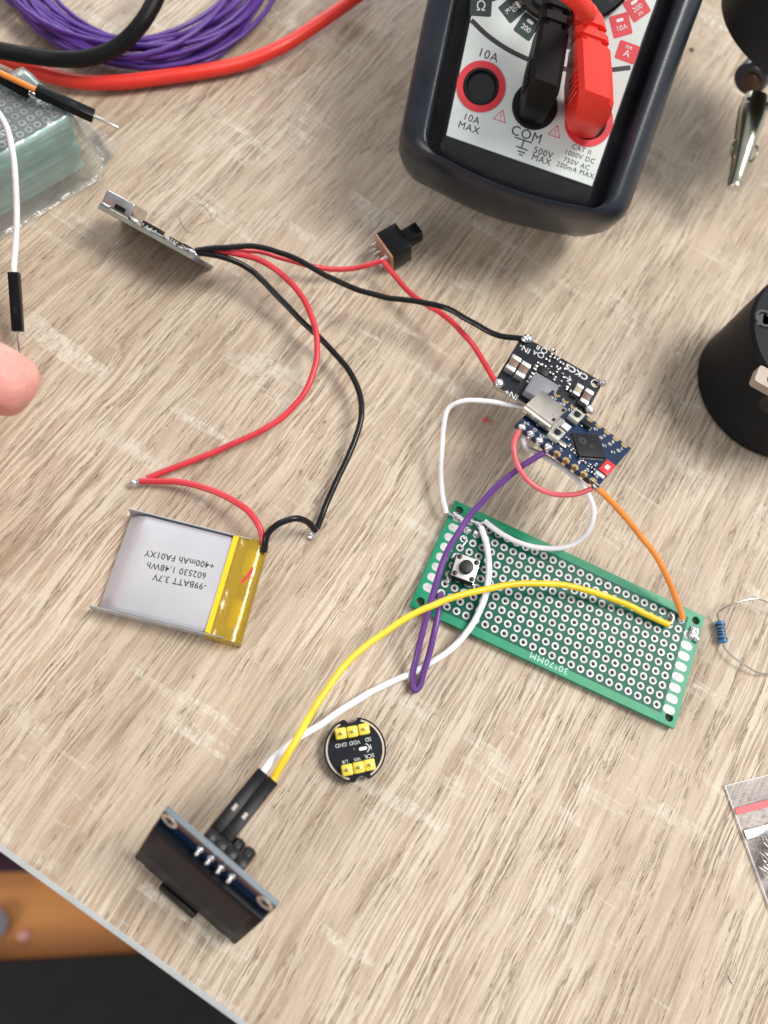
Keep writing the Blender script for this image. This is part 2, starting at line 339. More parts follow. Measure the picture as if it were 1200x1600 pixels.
o, M = quadslab('rug', [(-500, 1150), (40, 1150), (60, 1362), (-500, 1374)], FL + 6, 5, mat('plum_rug', (0.030, 0.008, 0.020), 0.9, var=0.3, vscale=90, bump=.5), 'dark plum rug on the orange floor at the left edge', 'rug'); place(o, M)
c0 = K(-6, 1442, FL); M = Matrix.Translation(c0)
tag(MB().lathe([(0, 0), (8, 0), (9.5, 3), (9, 7), (5, 10), (0, 11)]).build('floor_glide', mat('grey_plastic', (0.28, 0.27, 0.30), 0.4), None), 'grey rounded knob on the orange floor at the left edge', 'floor glide').location = c0 * MM
c0 = K(38, 1462, FL)
tag(MB().blob((0, 0, 1), 4.5, (1, .8, .4), .3, 3).build('paper_scrap', mat('pink_paper', (0.75, 0.38, 0.3), 0.8), None), 'tiny pale pink scrap on the orange floor', 'paper scrap').location = c0 * MM

# ================================================================== MULTIMETER (propped up, its near end on the table)
TILT = math.radians(27); ph = math.radians(-15.65)
mo = K(811, 252, 30)
X = V((math.cos(ph), math.sin(ph), 0)); Y = V((-math.sin(ph) * math.cos(TILT), math.cos(ph) * math.cos(TILT), math.sin(TILT)))
MMET = frame(mo, mo + X, mo + Y)
met = thing('multimeter', 'handheld multimeter in blue-black rubber holster, two test leads plugged in', 'multimeter', MMET)
def Lm(u, v, z=0): p = L(MMET, u, v, z); return (p.x, p.y)
J = [Lm(751, 137), Lm(835, 167), Lm(919, 191)]
DC = Lm(893, -70)
pa, pb, pc, pd = Lm(696, 218), Lm(926, 286), Lm(1024, 0), Lm(740, 8)
print('meter panel', pa, pb, pc, pd, 'jacks', J, 'dial', DC)
def ext(a, b, y): t = (y - a[1]) / (b[1] - a[1]); return a[0] + (b[0] - a[0]) * t
PW = lambda y: (ext(pa, pd, y) if y < 38 else ext(pa, pd, 38) - (y - 38) * .02, ext(pb, pc, y) if y < 38 else ext(pb, pc, 38) + (y - 38) * .02)
# outer outline points of the holster (visible silhouettes), mirrored sensibly
yb = -0.0
def outline(inset, ybot, rc, ytop=118, bow=1.4, n=7):
    """closed loop in local xy; starts bottom-left, counter-clockwise"""
    def xs(y): a, b = PW(y); return a + inset, b - inset
    pts = []
    xl, xr = xs(ybot)
    for k in range(n + 1):                                            # bottom edge with a gentle bow
        t = k / n; x = xl + rc * 1.15 + (xr - xl - 2.3 * rc) * t; pts.append((x, ybot - bow * (1 - (2 * t - 1) ** 2)))
    for k in range(1, n + 1):                                          # bottom right corner
        a = math.radians(-90 + 90 * k / n); xr_ = xs(ybot + rc)[1]; pts.append((xr_ - rc * 1.15 + rc * 1.15 * math.cos(a), ybot + rc + rc * math.sin(a)))
    for k in range(1, 9): y = ybot + rc + (ytop - 8 - ybot - rc) * k / 8; pts.append((xs(y)[1], y))
    for k in range(1, n + 1):
        a = math.radians(90 * k / n); pts.append((xs(ytop)[1] - 8 + 8 * math.cos(a), ytop - 8 + 8 * math.sin(a)))
    pts.append(((xs(ytop)[0] + xs(ytop)[1]) / 2, ytop))
    for k in range(0, n + 1):
        a = math.radians(90 + 90 * k / n); pts.append((xs(ytop)[0] + 8 + 8 * math.cos(a), ytop - 8 + 8 * math.sin(a)))
    for k in range(1, 9): y = ytop - 8 + (ybot + rc - ytop + 8) * k / 8; pts.append((xs(y)[0], y))
    for k in range(1, n):
        a = math.radians(180 + 90 * k / n); xl_ = xs(ybot + rc)[0]; pts.append((xl_ + rc * 1.15 + rc * 1.15 * math.cos(a), ybot + rc + rc * math.sin(a)))
    return pts
def ring(inset, ybot, rc, z, bow=1.4, ytop=118): return [V((x, y, z)) for x, y in outline(inset, ybot, rc, ytop, bow)]
g = MB()
g.loft([ring(-7.5, -6, 8, -26, 2), ring(-10.8, -7.2, 8, -21, 2), ring(-12, -8.0, 7.5, -12, 2.4), ring(-11.9, -8.0, 7.5, -3, 2.4), ring(-11.0, -7.8, 7.2, 0, 2.4), ring(-9.2, -7.4, 6.8, 2.0, 2.2), ring(-7.2, -7.0, 6.2, 3.3, 2), ring(-5.8, -6.6, 5.4, 3.6, 1.8), ring(-5.0, -6.3, 4.8, 3.1, 1.7), ring(-4.6, -6.1, 4.4, 1.8, 1.6), ring(-4.4, -6.0, 4.2, -3, 1.5)], caps=True)
# inner floor cap sits low; body fills it
g.build('holster', RUBBER, met, ang=50)
g = MB(); g.loft([ring(-4.3, -6.0, 4.2, -12, 1.5), ring(-4.3, -6.0, 4.2, -2.4, 1.5), ring(-2.4, -5.2, 3.2, -1.7, 1.5), ring(-1.2, -3.6, 2, -1.1, 1.2), ring(-0.15, -0.5, .5, -0.05, 0.2)])
g.build('case', mat('case_black', (0.010, 0.010, 0.012), 0.3, var=.2, rvar=.08, bump=.1, bscale=1500), met, ang=60)
XL, XR = PW(0)
pol = [(XL, 0), (XR, 0)] + [(PW(y)[1], y) for y in (15, 38, 60)] + [(PW(y)[0], y) for y in (60, 38, 15)]
MB().plate([pol] + [circ(*j, 4.9, 32) for j in J], 0.0, 0.5).build('front_panel', mat('pale_panel', (0.62, 0.68, 0.66), 0.42, var=0.03, vscale=60, bump=.05), met)
g = MB().box(((XL + XR) / 2 + 2, 88, 0.3), (56, 30, .6), .3); g.build('screen', mat('lcd_grey', (0.28, 0.31, 0.25), 0.15), met)
REDP = mat('red_print', (0.66, 0.035, 0.05), 0.45, var=.08)
for i, j in enumerate(J):
    g = MB()
    if i != 1:
        g.plate([circ(*j, 6.25, 40), circ(*j, 4.6, 40)], 0.5, 0.75); g.build('jack_ring', REDP, met)
        g = MB()
    T = Matrix.Translation((*j, 0)); ro = 4.65 if i != 1 else 5.9
    g.lathe([(2.3, -14), (2.3, -4), (3.0, -3.2), (3.4, -2.2), (3.6, .2), (3.9, 1.1), (ro - .35, 1.1), (ro, .7), (ro, -2)], 36, T); g.lathe([(0, -12), (2.3, -12)], 24, T)
    g.lathe([(.7, -11.9), (.9, -6), (1.5, -6), (1.5, -12)], 20, T)
    g.build('jack', BLACKPL, met)
# dial
T = Matrix.Translation((*DC, 0)); g = MB().lathe([(17.6, .3), (17.6, 2.2), (17.0, 3.0), (15.8, 3.2), (15.2, 2.6), (0, 2.6)], 72, T)
g.box((DC[0], DC[1], 5), (6, 30, 6), 1.5, rz=25); d_ = g.build('dial', mat('gloss_black', (0.010, 0.010, 0.011), 0.12, coat=.3), met)
# printed arcs
def arcstrip(cx, cy, r, a0, a1, w_, n=24):
    o_ = [(cx + (r + w_) * math.cos(math.radians(a0 + (a1 - a0) * k / n)), cy + (r + w_) * math.sin(math.radians(a0 + (a1 - a0) * k / n))) for k in range(n + 1)]
    i_ = [(cx + r * math.cos(math.radians(a0 + (a1 - a0) * k / n)), cy + r * math.sin(math.radians(a0 + (a1 - a0) * k / n))) for k in range(n, -1, -1)]
    return o_ + i_
def strip2d(pts, w_):
    pts = catmull([V((p[0], p[1], 0)) for p in pts], 8); A = []; B = []
    for i, p in enumerate(pts):
        d = (pts[min(i + 1, len(pts) - 1)] - pts[max(i - 1, 0)]).normalized(); nrm = V((-d.y, d.x, 0)) * w_ / 2; A.append((p + nrm)[:2]); B.append((p - nrm)[:2])
    return A + B[::-1]
MB().plate([strip2d([Lm(*q) for q in ((736, 33), (760, 56), (790, 77), (822, 93), (855, 104), (890, 110), (935, 112), (984, 107))], 1.15)], .5, .56).build('printed_arc', BLACKINK, met)
DG = mat('dark_green_print', (0.02, 0.045, 0.04), 0.5)
def tile(u, v, wd, ht, material, rot, name='range_label'):
    x, y = Lm(u, v); a = math.radians(rot); R_ = lambda p: (x + p[0] * math.cos(a) - p[1] * math.sin(a), y + p[0] * math.sin(a) + p[1] * math.cos(a))
    f = MB().plate([[R_(p) for p in rrect(-wd / 2, -ht / 2, wd / 2, ht / 2, .4, 2)]], .5, .56).build(name, material, met)
    return f, R_, rot
def tiletext(T_, items):
    f, R_, rot = T_; g = MB()
    for s_, p, size in items: g.text(s_, R_(p), size, rot=rot, z=.6, bold=0)
    g.build('printed_text', WHITESILK, f)
def dotbar(T_, p, w_=1.9, h_=.8):
    f, R_, rot = T_; MB().plate([[R_((p[0] + q[0], p[1] + q[1])) for q in rrect(-w_ / 2, -h_ / 2, w_ / 2, h_ / 2, h_ / 2 - .01, 4)]], .58, .64).build('marker_bar', WHITESILK, f)
t_ = tile(751, 12, 5.4, 4.6, DG, 15); tiletext(t_, [('\u03a9', (0, 0), 3.3)])
t_ = tile(800, 15, 5.0, 5.4, DG, -32); tiletext(t_, [('20', (.1, .2), 1.9), ('K', (-.3, -1.35), 1.7)]); dotbar(t_, (.2, 1.6))
t_ = tile(823, 43, 5.0, 5.4, DG, -16); tiletext(t_, [('200', (0, -.6), 1.8)]); dotbar(t_, (0, 1.3))
t_ = tile(899, 64, 4.6, 4.6, BLACKINK, 16); tiletext(t_, [('\u2192|', (0, -.9), 2.2)]); dotbar(t_, (.6, 1.3))
t_ = tile(969, 41, 5.0, 5.4, REDP, 34); tiletext(t_, [('10A', (0, -.7), 1.8)]); dotbar(t_, (0, 1.2))
t_ = tile(994, 13, 5.2, 5.6, REDP, 52); tiletext(t_, [('200', (0, -.3), 1.8), ('m', (0, -1.7), 1.7)]); dotbar(t_, (0, 1.4))
t_ = tile(979, 83, 5.4, 4.6, REDP, 0); tiletext(t_, [('A', (0, -.45), 2.5)]); dotbar(t_, (0, 1.35), 1.8, .22); g = MB()
for k in (-1, 0, 1): g.box((*t_[1]((k * .65, .98)), .6), (.4, .22, .04))
g.build('marker_dots', WHITESILK, t_[0])
t_ = tile(775, -14, 4.4, 4.2, DG, -48); tiletext(t_, [('200K', (0, -.5), 1.4)])
g = MB()
for s_, u, v, sz in (('10A', 762, 88, 3.0), ('10A', 736, 187, 2.5), ('MAX', 732, 201, 2.5), ('COM', 822, 212, 3.4), ('500V', 848, 240, 2.3), ('MAX', 845, 251, 2.3), ('CAT II', 908, 235, 1.75), ('1000V DC', 905, 246, 1.75), ('750V AC', 900, 257, 1.75), ('200mA MAX', 898, 267, 1.75)):
    g.text(s_, Lm(u, v), sz, z=.54, bold=0, spacing=1.12)
for (u, v, w_) in ((817, 220, 4.6), (815, 233, 3.2), (814, 238.5, 2.0), (813, 243, 1.0)): x, y = Lm(u, v); g.box((x, y, .54), (w_, .28, .05))
x, y = Lm(816, 226); g.box((x, y, .535), (.32, 2.2, .05))
g.build('printed_text', BLACKINK, met)
g = MB()
for u, v in ((782, 183), (867, 207)):
    x, y = Lm(u, v); r = 2.0; tri = lambda q: [(x + q * math.cos(math.radians(a)), y - .2 + q * math.sin(math.radians(a))) for a in (90, 210, 330)]
    g.plate([tri(r), tri(r * .82)], .5, .55); g.box((x, y + .1, .53), (.18, .9, .04)); g.box((x, y - .7, .53), (.18, .18, .04))
x, y = Lm(888, 147); g.plate([[(x + .7, y + 2.6), (x - 1.2, y + .1), (x + .1, y + .2), (x - .9, y - 2.5), (x + 1.3, y + .7), (x, y + .6)]], .5, .55)
g.build('warning_marks', REDP, met)
g = MB().box(((XL + XR) / 2, 70, -44), (44, 2.5, 36), 1, M=Matrix.Translation((0, 0, 0))); g.build('stand', RUBBER, met)

# plugs + leads (frame of the meter)
def plug(jx, jy, material, slant, h0, w_, leanx, x0=0, ys=1):
    """right-angle banana plug: post in the jack, body running up the panel"""
    g = MB()
    g.lathe([(0, -8), (1.9, -8), (1.9, 0), (3.2, 0.2), (3.6, 1.2), (3.7, h0 - 5), (3.0, h0 - 3)], 32, Matrix.Translation((jx, jy, 0)))
    sx = leanx
    def sect(y, w1, z0, z1, xo, c=.25):
        c *= w1; xs = (-w1 / 2 + c, w1 / 2 - c, w1 / 2, w1 / 2, w1 / 2 - c, -w1 / 2 + c, -w1 / 2, -w1 / 2); zs = (z0, z0, z0 + c, z1 - c, z1, z1, z1 - c, z0 + c)
        return [V((jx + x0 + xo + a, jy + (y * ys if y > 0 else y), b)) for a, b in zip(xs, zs)]
    S = []
    for y, w1, z0, z1, c in ((-4.6, w_ * .55, 1.5, h0 - 4, .3), (-4.2, w_ * .8, 1, h0 - 2, .22), (-1.8, w_, 1, h0 + 3.6, .16), (-0.8, w_, 1.2, h0 + 4.4, .14), (5, w_, 2.0, h0 + 4.6, .14), (11.3, w_ * .97, h0 - 5, h0 + 4.6, .14), (11.6, w_ * .68, h0 - 4.4, h0 + 4.0, .2), (12.6, w_ * .68, h0 - 4.4, h0 + 4.0, .2), (12.9, w_ * .94, h0 - 4.8, h0 + 4.5, .16), (14.6, w_ * .93, h0 - 4.8, h0 + 4.4, .16), (14.9, w_ * .58, h0 - 4, h0 + 3.6, .25), (15.9, w_ * .58, h0 - 4, h0 + 3.6, .25), (16.2, w_ * .9, h0 - 4.6, h0 + 4.2, .18), (19.5, w_ * .8, h0 - 4, h0 + 3.8, .22), (21.0, w_ * .66, h0 - 3.4, h0 + 3.2, .3)):
        S.append(sect(y, w1, z0, z1, sx * (y + 4) / 20 , c))
    g.loft(S)
    for k in range(5): g.box((jx + x0 - w_ / 2 + sx * .2 - .05 + sx * (k * 1.1) / 20, jy - 1.0 + k * 1.2, h0 - 1), (.5, .6, 7), .15)
    return g
def lead(name, i, material, label, h0, leanx, wpts, r, w_, x0=0, ys=1):
    jx, jy = J[i]; root = thing(name, label, 'test lead', MMET @ Matrix.Translation((jx, jy, 0)), 'test leads of the multimeter')
    g = plug(0, 0, material, 0, h0, w_, leanx, x0, ys); g.build('plug', material, root, ang=30)
    Mi = (MMET @ Matrix.Translation((jx, jy, 0))).inverted(); s0 = V((x0 + leanx * 24 / 20, 20.0 * ys, h0)); 
    MB().tube([s0 - V((0, 3, 0)), s0] + [Mi @ P3(p) for p in wpts], r, 18, 14).build('cable', material, root)
    return root
L_BLK = mat('black_lead', (0.007, 0.006, 0.006), 0.48, spec=.2, bump=.08, var=.2, rvar=.06); L_RED = mat('red_lead', (0.80, 0.035, 0.02), 0.40, bump=.08, var=.06)
lead('test_lead', 1, L_BLK, 'thick black test lead from the COM jack, looping past the purple coil', 12, -3.2,
     [(862, -60, 62), (800, -220, 60), (560, -330, 40), (330, -180, 26), (262, -40, 20), (222, 35, 16), (185, 72, 12), (140, 90, 10), (90, 92, 9), (40, 86, 10), (-40, 72, 12), (-160, 60, 10)], 2.15, 7.6)
lead('test_lead', 2, L_RED, 'thick red test lead from the right jack, curving below the purple coil', 13, -7.6,
     [(916, 18, 64), (895, -6, 68), (855, -30, 68), (720, -120, 50), (640, -60, 20), (562, -8, 5), (500, 35, 4), (440, 73, 4), (380, 98, 3), (320, 111, 3), (250, 121, 3), (180, 129, 3), (120, 127, 3), (70, 115, 3), (20, 96, 4), (-60, 60, 5), (-200, 20, 4)], 2.0, 8.8, -1.2, .86)

# ================================================================== PERFBOARD
MP = frame(K(735.6, 815.2, 2.2), K(1064.8, 968.8, 2.2), K(735.6, 815.2, 2.2) + (K(735.6, 815.2, 2.2) - K(684.8, 942, 2.2)))
C0 = Matrix.Translation((23 * 1.27, -9 * 1.27, 0)); MP = MP @ C0            # origin at the board's centre, top surface at z=0
pf = thing('perfboard', 'green 30 by 70 mm perforated circuit board with a push button and soldered wires', 'perfboard', MP)
hole = lambda c, r: (-23 * 1.27 + 2.54 * c, 9 * 1.27 - 2.54 * r)
GREEN = mat('green_solder_mask', (0.004, 0.100, 0.062), 0.3, spec=.1, var=.14, vscale=120, bump=.06)
GREENE = mat('green_board_rim', (0.010, 0.25, 0.125), 0.3, spec=.2, var=.08)
HS = [hole(c, r) for c in range(24) for r in range(10)]
o = MB().plate([[(-35, -15), (35, -15), (35, 15), (-35, 15)]] + [circ(x, y, .5, 12) for x, y in HS] + [circ(sx * 33, sy * 13, 1.05, 20) for sx in (-1, 1) for sy in (-1, 1)], -1.6, 0)
o = o.build('board', GREENE, pf)
o = MB().plate([[(-30.9, -12.9), (30.9, -12.9), (30.9, 12.9), (-30.9, 12.9)]] + [circ(x, y, .54, 12) for x, y in HS], 0.004, 0.03).build('copper_area', GREEN, pf)
SILV = mat('silver_pad', (0.48, 0.48, 0.49), 0.48, 0.15, spec=.3, var=.22, vscale=450, bump=.2)
g = MB()
for x, y in HS:
    g.lathe([(.96, .032), (.96, .06), (.50, .06), (.47, .0), (.47, -1.5)], 20, Matrix.Translation((x, y, 0)))
tag(g.build('pad_rings', SILV, pf, ang=30), kind='stuff')
for sx in (-1, 1):
    for k in range(9):
        if sx == 1 and k < 1: continue
        y = 11.4 - 2.84 * k - (.0 if sx == 1 else 0.6)
        if sx == -1 and k > 7: continue
        MB().plate([rrect(sx * 32.4 - 1.55, y - 1.02, sx * 32.4 + 1.55, y + 1.02, 1.0, 6)], .0, .035).build('edge_pad', SILV, pf)
x, y = L(MP, 858, 1036).xy
MB().text('30*70MM', (x, y), 2.3, rot=180, z=.03, spacing=1.15, th=.012).build('printed_text', mat('faded_silk', (0.50, 0.70, 0.62), .6), pf)
g = MB()
for k, ch in enumerate('ABCDEFGHIJ'): g.text(ch, (30.5, 9 * 1.27 - 2.54 * k - .3), 1.3, rot=180, z=.035, th=.008)
for c in range(0, 24, 2): g.text(str(c + 1), (hole(c, 0)[0], 14.0), 1.1, rot=180, z=.012, th=.008)
g.build('faint_lettering', mat('faint_silk', (0.02, 0.16, 0.11), .5), pf)
def Lp(u, v): p = L(MP, u, v, 0); return (p.x, p.y)
# solder on the board
def solderblob(parent, pts, r, name='solder_joint', M=None, seed=1, z=.25):
    g = MB()
    for i, p in enumerate(pts): g.blob((p[0], p[1], z), r * random.uniform(.8, 1.15), (1, 1, .55), .35, seed + i)
    if len(pts) > 1: g.tube([V((p[0], p[1], z + .1)) for p in pts], r * .62, 10, 4)
    return g.build(name, SOLDER, parent, ang=80)
solderblob(pf, [Lp(711, 805), Lp(717, 809), Lp(723, 814)], .95, z=.5)
solderblob(pf, [Lp(737, 816), Lp(745, 819), Lp(750, 823)], .75, seed=9, z=.5)
solderblob(pf, [Lp(1083, 983), Lp(1080, 992), Lp(1087, 999)], 1.15, seed=15, z=.4)
solderblob(pf, [Lp(1088, 985), Lp(1086, 994)], .9, seed=25, z=.3)
solderblob(pf, [Lp(1049, 961), Lp(1050, 968), Lp(1047, 974)], .6, seed=35, z=.5)
solderblob(pf, [Lp(732, 829)], .95, seed=45); solderblob(pf, [Lp(744, 834)], .9, seed=47)
solderblob(pf, [Lp(725, 841), Lp(728, 846), Lp(721, 855)], .38, seed=50, z=.4); solderblob(pf, [Lp(699, 909), Lp(701, 905)], .7, seed=60)
# tactile button
bx, by = Lp(722, 893); a_ = Lp(711, 871); b2_ = Lp(741, 882); rt = math.degrees(math.atan2(b2_[1] - a_[1], b2_[0] - a_[0]))
TB = Matrix.Translation((bx, by, 0)) @ Matrix.Rotation(math.radians(rt), 4, 'Z')
bt = MB().box((0, 0, 1.9), (6, 6, 2.9), .15, M=TB).build('tactile_button', BLACKPL, pf)
MB().box((0, 0, 3.42), (5.9, 5.9, .14), .06, M=TB).build('button_plate', mat('button_plate', (0.62, 0.60, 0.56), .35, .6, var=.06), bt)
MB().cyl((0, 0, 4.1), 1.72, 1.4, bev=.2, M=TB).build('button_cap', BLACKPL, bt)
for sx in (-1, 1):
    for sy in (-1, 1):
        MB().cyl((sx * 2.2, sy * 2.2, 3.55), .62, .4, bev=.1, seg=18, M=TB).build('corner_rivet', BLACKPL, bt)
        g = MB().box((sx * 3.3, sy * 2.3, .5), (.7, .6, .25), .08, M=TB); g.build('button_leg', STEEL, bt)

# ================================================================== BOOST CONVERTER BOARD (black) under the controller board
ZC = 16
a0 = K(770, 600, ZC); ax = a0 + (K(943, 598, ZC) - K(817, 524, ZC)); MC = frame(a0, ax, K(817, 524, ZC))
LC = (K(943, 598, ZC) - K(817, 524, ZC)).length; WC = (K(817, 524, ZC) - a0).length
print('ckcs', LC, WC)
cb = thing('converter_board', 'small black converter board marked CKCS, tucked under the blue board', 'circuit board', MC)
def Lc(u, v, z=0): p = L(MC, u, v, z); return (p.x, p.y)
MB().plate([rrect(0, 0, LC, WC, .5, 3)] + [circ(LC - 1.6, WC - 1.5, .9, 20)], -1.4, 0).build('board', PCBBLACK, cb)
MB().plate([rrect(-.02, -.02, LC + .02, WC + .02, .5, 3), rrect(.02, .02, LC - .02, WC - .02, .5, 3)], -1.3, -.15).build('board_edge', mat('fibreglass_edge', (0.34, 0.31, 0.25), .6, var=.2, vscale=500), cb)
for (u, v) in ((824, 530), (779, 600), (920, 641)): x, y = Lc(u, v); g = MB(); g.blob((x, y, .4), 1.25, (1.1, 1, .75), .35, u); g.blob((x - .5, y + .3, .6), .7, (1, 1, 1), .4, v); g.build('solder_joint', SOLDER, cb, ang=80)
x, y = Lc(938, 600); g = MB()
for k in range(5): g.tube([V((x - .2, y, .3)), V((x + random.uniform(.2, 1.1), y + random.uniform(-.7, .7), 1.3 + .2 * k))], .22, 8, smooth=False)
g.blob((x, y, .7), .95, (1, 1, .9), .6, 3); g.build('solder_joint', SOLDER, cb, ang=80)
g = MB(); g.lathe([(.9, .01), (1.2, .01), (1.2, .05), (.9, .05)], 24, Matrix.Translation((LC - 1.6, WC - 1.5, 0))); g.build('ring_pad', SILV, cb)
def chipcap(u, v, l, w_, h, rot, name, body, parent, LF, endf=.26, bmat=None):
    x, y = LF(u, v); T = Matrix.Translation((x, y, 0)) @ Matrix.Rotation(math.radians(rot), 4, 'Z')
    o_ = MB().box((0, 0, h / 2), (l * (1 - 2 * endf) + .02, w_ * .96, h * .96), .06, M=T).build(name, body, parent)
    g = MB(); g.box((-l / 2 + l * endf / 2, 0, h / 2), (l * endf, w_, h), .12, M=T); g.box((l / 2 - l * endf / 2, 0, h / 2), (l * endf, w_, h), .12, M=T); g.build('terminals', TERM, o_); return o_
chipcap(799, 573, 4.6, 2.5, 2.0, 90, 'capacitor', CERAM, cb, Lc); chipcap(814, 583, 4.6, 2.5, 2.0, 90, 'capacitor', CERAM, cb, Lc)
chipcap(900, 613, 3.4, 1.9, 1.6, 90, 'capacitor', mat('ceramic_tan', (0.42, 0.34, 0.22), .45), cb, Lc); chipcap(913, 624, 4.4, 2.3, 1.8, 90, 'capacitor', CERAM, cb, Lc)
x, y = Lc(843, 612); MB().box((x, y - .5, 1.4), (7.0, 6.4, 2.8), .35).build('inductor', mat('inductor_grey', (0.20, 0.20, 0.23), .45, var=.1), cb)
x, y = Lc(849, 582); c_ = MB().box((x, y, .45), (2.4, 2.4, .8), .08).build('chip', CHIP, cb)
for (u, v, ww) in ((860, 556, 1), (866, 549, 1), (855, 563, 1), (868, 561, 1), (877, 568, 1), (872, 575, 1), (836, 575, 2), (830, 587, 2), (826, 595, 2), (887, 603, 2), (888, 610, 2), (849, 572, 1), (842, 569, 1), (861, 584, 1), (870, 580, 1), (866, 592, 1)):
    chipcap(u, v, 1.3 * (1 + .25 * (ww - 1)), .62 * ww ** .5, .5, random.choice((0, 90, 0)), 'small_component', random.choice((CHIP, CERAM, CHIP)), cb, Lc, .3)
g = MB()
for (u, v) in ((843, 580), (838, 583), (833, 590), (845, 590), (850, 593), (856, 577), (861, 573), (874, 560), (880, 590), (877, 596), (874, 603), (870, 607), (862, 545), (869, 556), (882, 577), (879, 584)):
    x, y = Lc(u, v); g.blob((x, y, .12), .42, (1.1, .8, .5), .4, u + v, 1)
g.build('solder_spots', SOLDER, cb, ang=80)
g = MB(); g.text('IN-', Lc(820, 545), 2.3, 180, z=.03, bold=0); g.text('IN+', Lc(799, 616), 2.3, 180, z=.03, bold=0); g.text('CKCS', Lc(901, 581), 2.3, 180, z=.03, bold=.04, sx=1.12)
g.text('B', Lc(841, 543), 1.8, 180, z=.03, bold=0); g.text('A', Lc(836, 551), 1.8, 180, z=.03, bold=0); g.text('\u2190', Lc(887, 591), 3.0, 180, z=.03, bold=0)
for (u, v) in ((850, 548), (845, 555)): x, y = Lc(u, v); g.lathe([(.65, .01), (.85, .01), (.85, .04), (.65, .04)], 20, Matrix.Translation((x, y, 0)))
g.build('printed_text', WHITESILK, cb)

# ================================================================== MICROCONTROLLER BOARD (blue)
A, B_, D_ = K(806, 662, 25), K(934.6, 760, 27.5), K(987, 701, 22.5)
yv = D_ - B_; ME = frame(A, B_, A + yv); LE = (B_ - A).length; WE = yv.length
print('esp', LE, WE)
eb = thing('microcontroller_board', 'small blue microcontroller board with a silver USB socket and square black chip', 'circuit board', ME)
def Le(u, v, z=0): p = L(ME, u, v, z); return (p.x, p.y)
pads = [1.9 + 2.54 * k + (LE - 1.9 * 2 - 8 * 2.54) / 2 for k in range(9)]
pads = [LE / 2 + 2.54 * (k - 4) for k in range(9)]
pl_ = [(0, 0)]
for x in pads: pl_ += [(x + .5 * math.cos(math.radians(a)), .5 * math.sin(math.radians(a))) for a in range(180, -1, -30)]
pl_ += [(LE, 0), (LE, WE)]
for x in pads[::-1]: pl_ += [(x + .5 * math.cos(math.radians(a)), WE - .5 * math.sin(math.radians(a))) for a in range(0, 181, 30)]
pl_ += [(0, WE)]
MB().plate([pl_], -1.3, 0).build('board', PCBBLUE, eb)
MB().box((LE + .015, WE / 2, -.65), (.06, WE - .4, 1.0)).build('board_edge', mat('teal_edge', (0.01, 0.16, 0.22), .4), eb)
for k, x in enumerate(pads):
    for y0, sg in ((0, 1), (WE, -1)):
        ou = [(x + .85 * math.cos(math.radians(a)), y0 + sg * (.55 + .85 * math.sin(math.radians(a)))) for a in range(0, 181, 20)] + [(x - .85, y0), (x - .5, y0)] + [(x + .5 * math.cos(math.radians(a)), y0 + sg * .5 * math.sin(math.radians(a))) for a in range(180, -1, -30)] + [(x + .85, y0)]
        g = MB().plate([ou if sg == 1 else ou[::-1]], .0, .05)
        arc = [(x + .5 * math.cos(math.radians(a)), y0 + sg * .5 * math.sin(math.radians(a))) for a in range(180, -1, -20)]
        g.loft([[V((*p, .04)) for p in arc] + [V((x, y0 + sg * .62, .04))], [V((*p, -1.32)) for p in arc] + [V((x, y0 + sg * .62, -1.32))]], caps=False)
        g.build('castellated_pad', GOLD, eb)
    if k < 4: g = MB(); g.blob((x, .2, .2), .95, (1, 1.1, .7), .4, k + 70); g.blob((x + .2, -.2, -.6), .6, (1, .9, 1), .4, k + 80); g.build('solder_joint', SOLDER, eb, ang=80)
# usb socket
q = [Le(u, v, 3.3) for u, v in ((824.4, 632.8), (855.9, 666.5), (886, 632.8), (853.6, 606.9))]
cx = sum(p[0] for p in q) / 4; cy = sum(p[1] for p in q) / 4; print('usb', q)
UL, UW = 7.6, 8.6
cx = q[1][0] - UL / 2 + .3
us = [V((cx - UL / 2, y_, z_)) for y_, z_ in []]
def rr2(w_, h_, r, n=4): return rrect(-w_ / 2, -h_ / 2, w_ / 2, h_ / 2, r, n)
g = MB(); o1 = [V((cx - UL / 2, cy + p[0], 1.65 + p[1])) for p in rr2(UW, 3.1, 1.1)]; o2 = [v_ + V((UL, 0, 0)) for v_ in o1]
i1 = [V((cx - UL / 2, cy + p[0], 1.65 + p[1])) for p in rr2(UW - .5, 2.6, .9)]; i2 = [v_ + V((UL - 1, 0, 0)) for v_ in i1]
g.loft([i2, i1, o1, o2]); us_ = g.build('usb_socket', NICKEL, eb)
MB().box((cx - .5, cy, 1.65), (UL - 2, 6.4, .7), .1).build('socket_tongue', BLACKPL, us_)
g = MB()
for dx, dy in ((2.4, -1.2), (2.4, 1.5), ): g.cyl((cx + dx, cy + dy, 3.22), .28, .12, seg=12)
g.build('shell_dimples', STEEL, us_)
g = MB()
for dy in (-2.4, 2.4): g.box((cx + UL / 2 - .5, cy + dy, 3.21), (.7, 1.1, .08), .03)
g.build('shell_slots', BLACKPL, us_)
g = MB()
for k in range(12): g.box((cx + UL / 2 + .5, cy - 3 + .55 * k, .2), (1.1, .26, .25), .04)
g.build('socket_pins', TERM, us_)
for (u, v) in ((870, 677), (901, 649)):
    x, y = Le(u, v, 1.2); s_ = MB().box((x, y, .7), (2.9, 3.9, 1.4), .18).build('boot_button', mat('cream_plastic', (0.52, 0.50, 0.42), .4, var=.08), eb)
    MB().box((x, y, 1.42), (2.3, 2.6, .12), .05).build('button_plate', STEEL, s_); MB().cyl((x, y, 1.6), .82, .5, bev=.1, seg=20).build('button_cap', BLACKPL, s_)
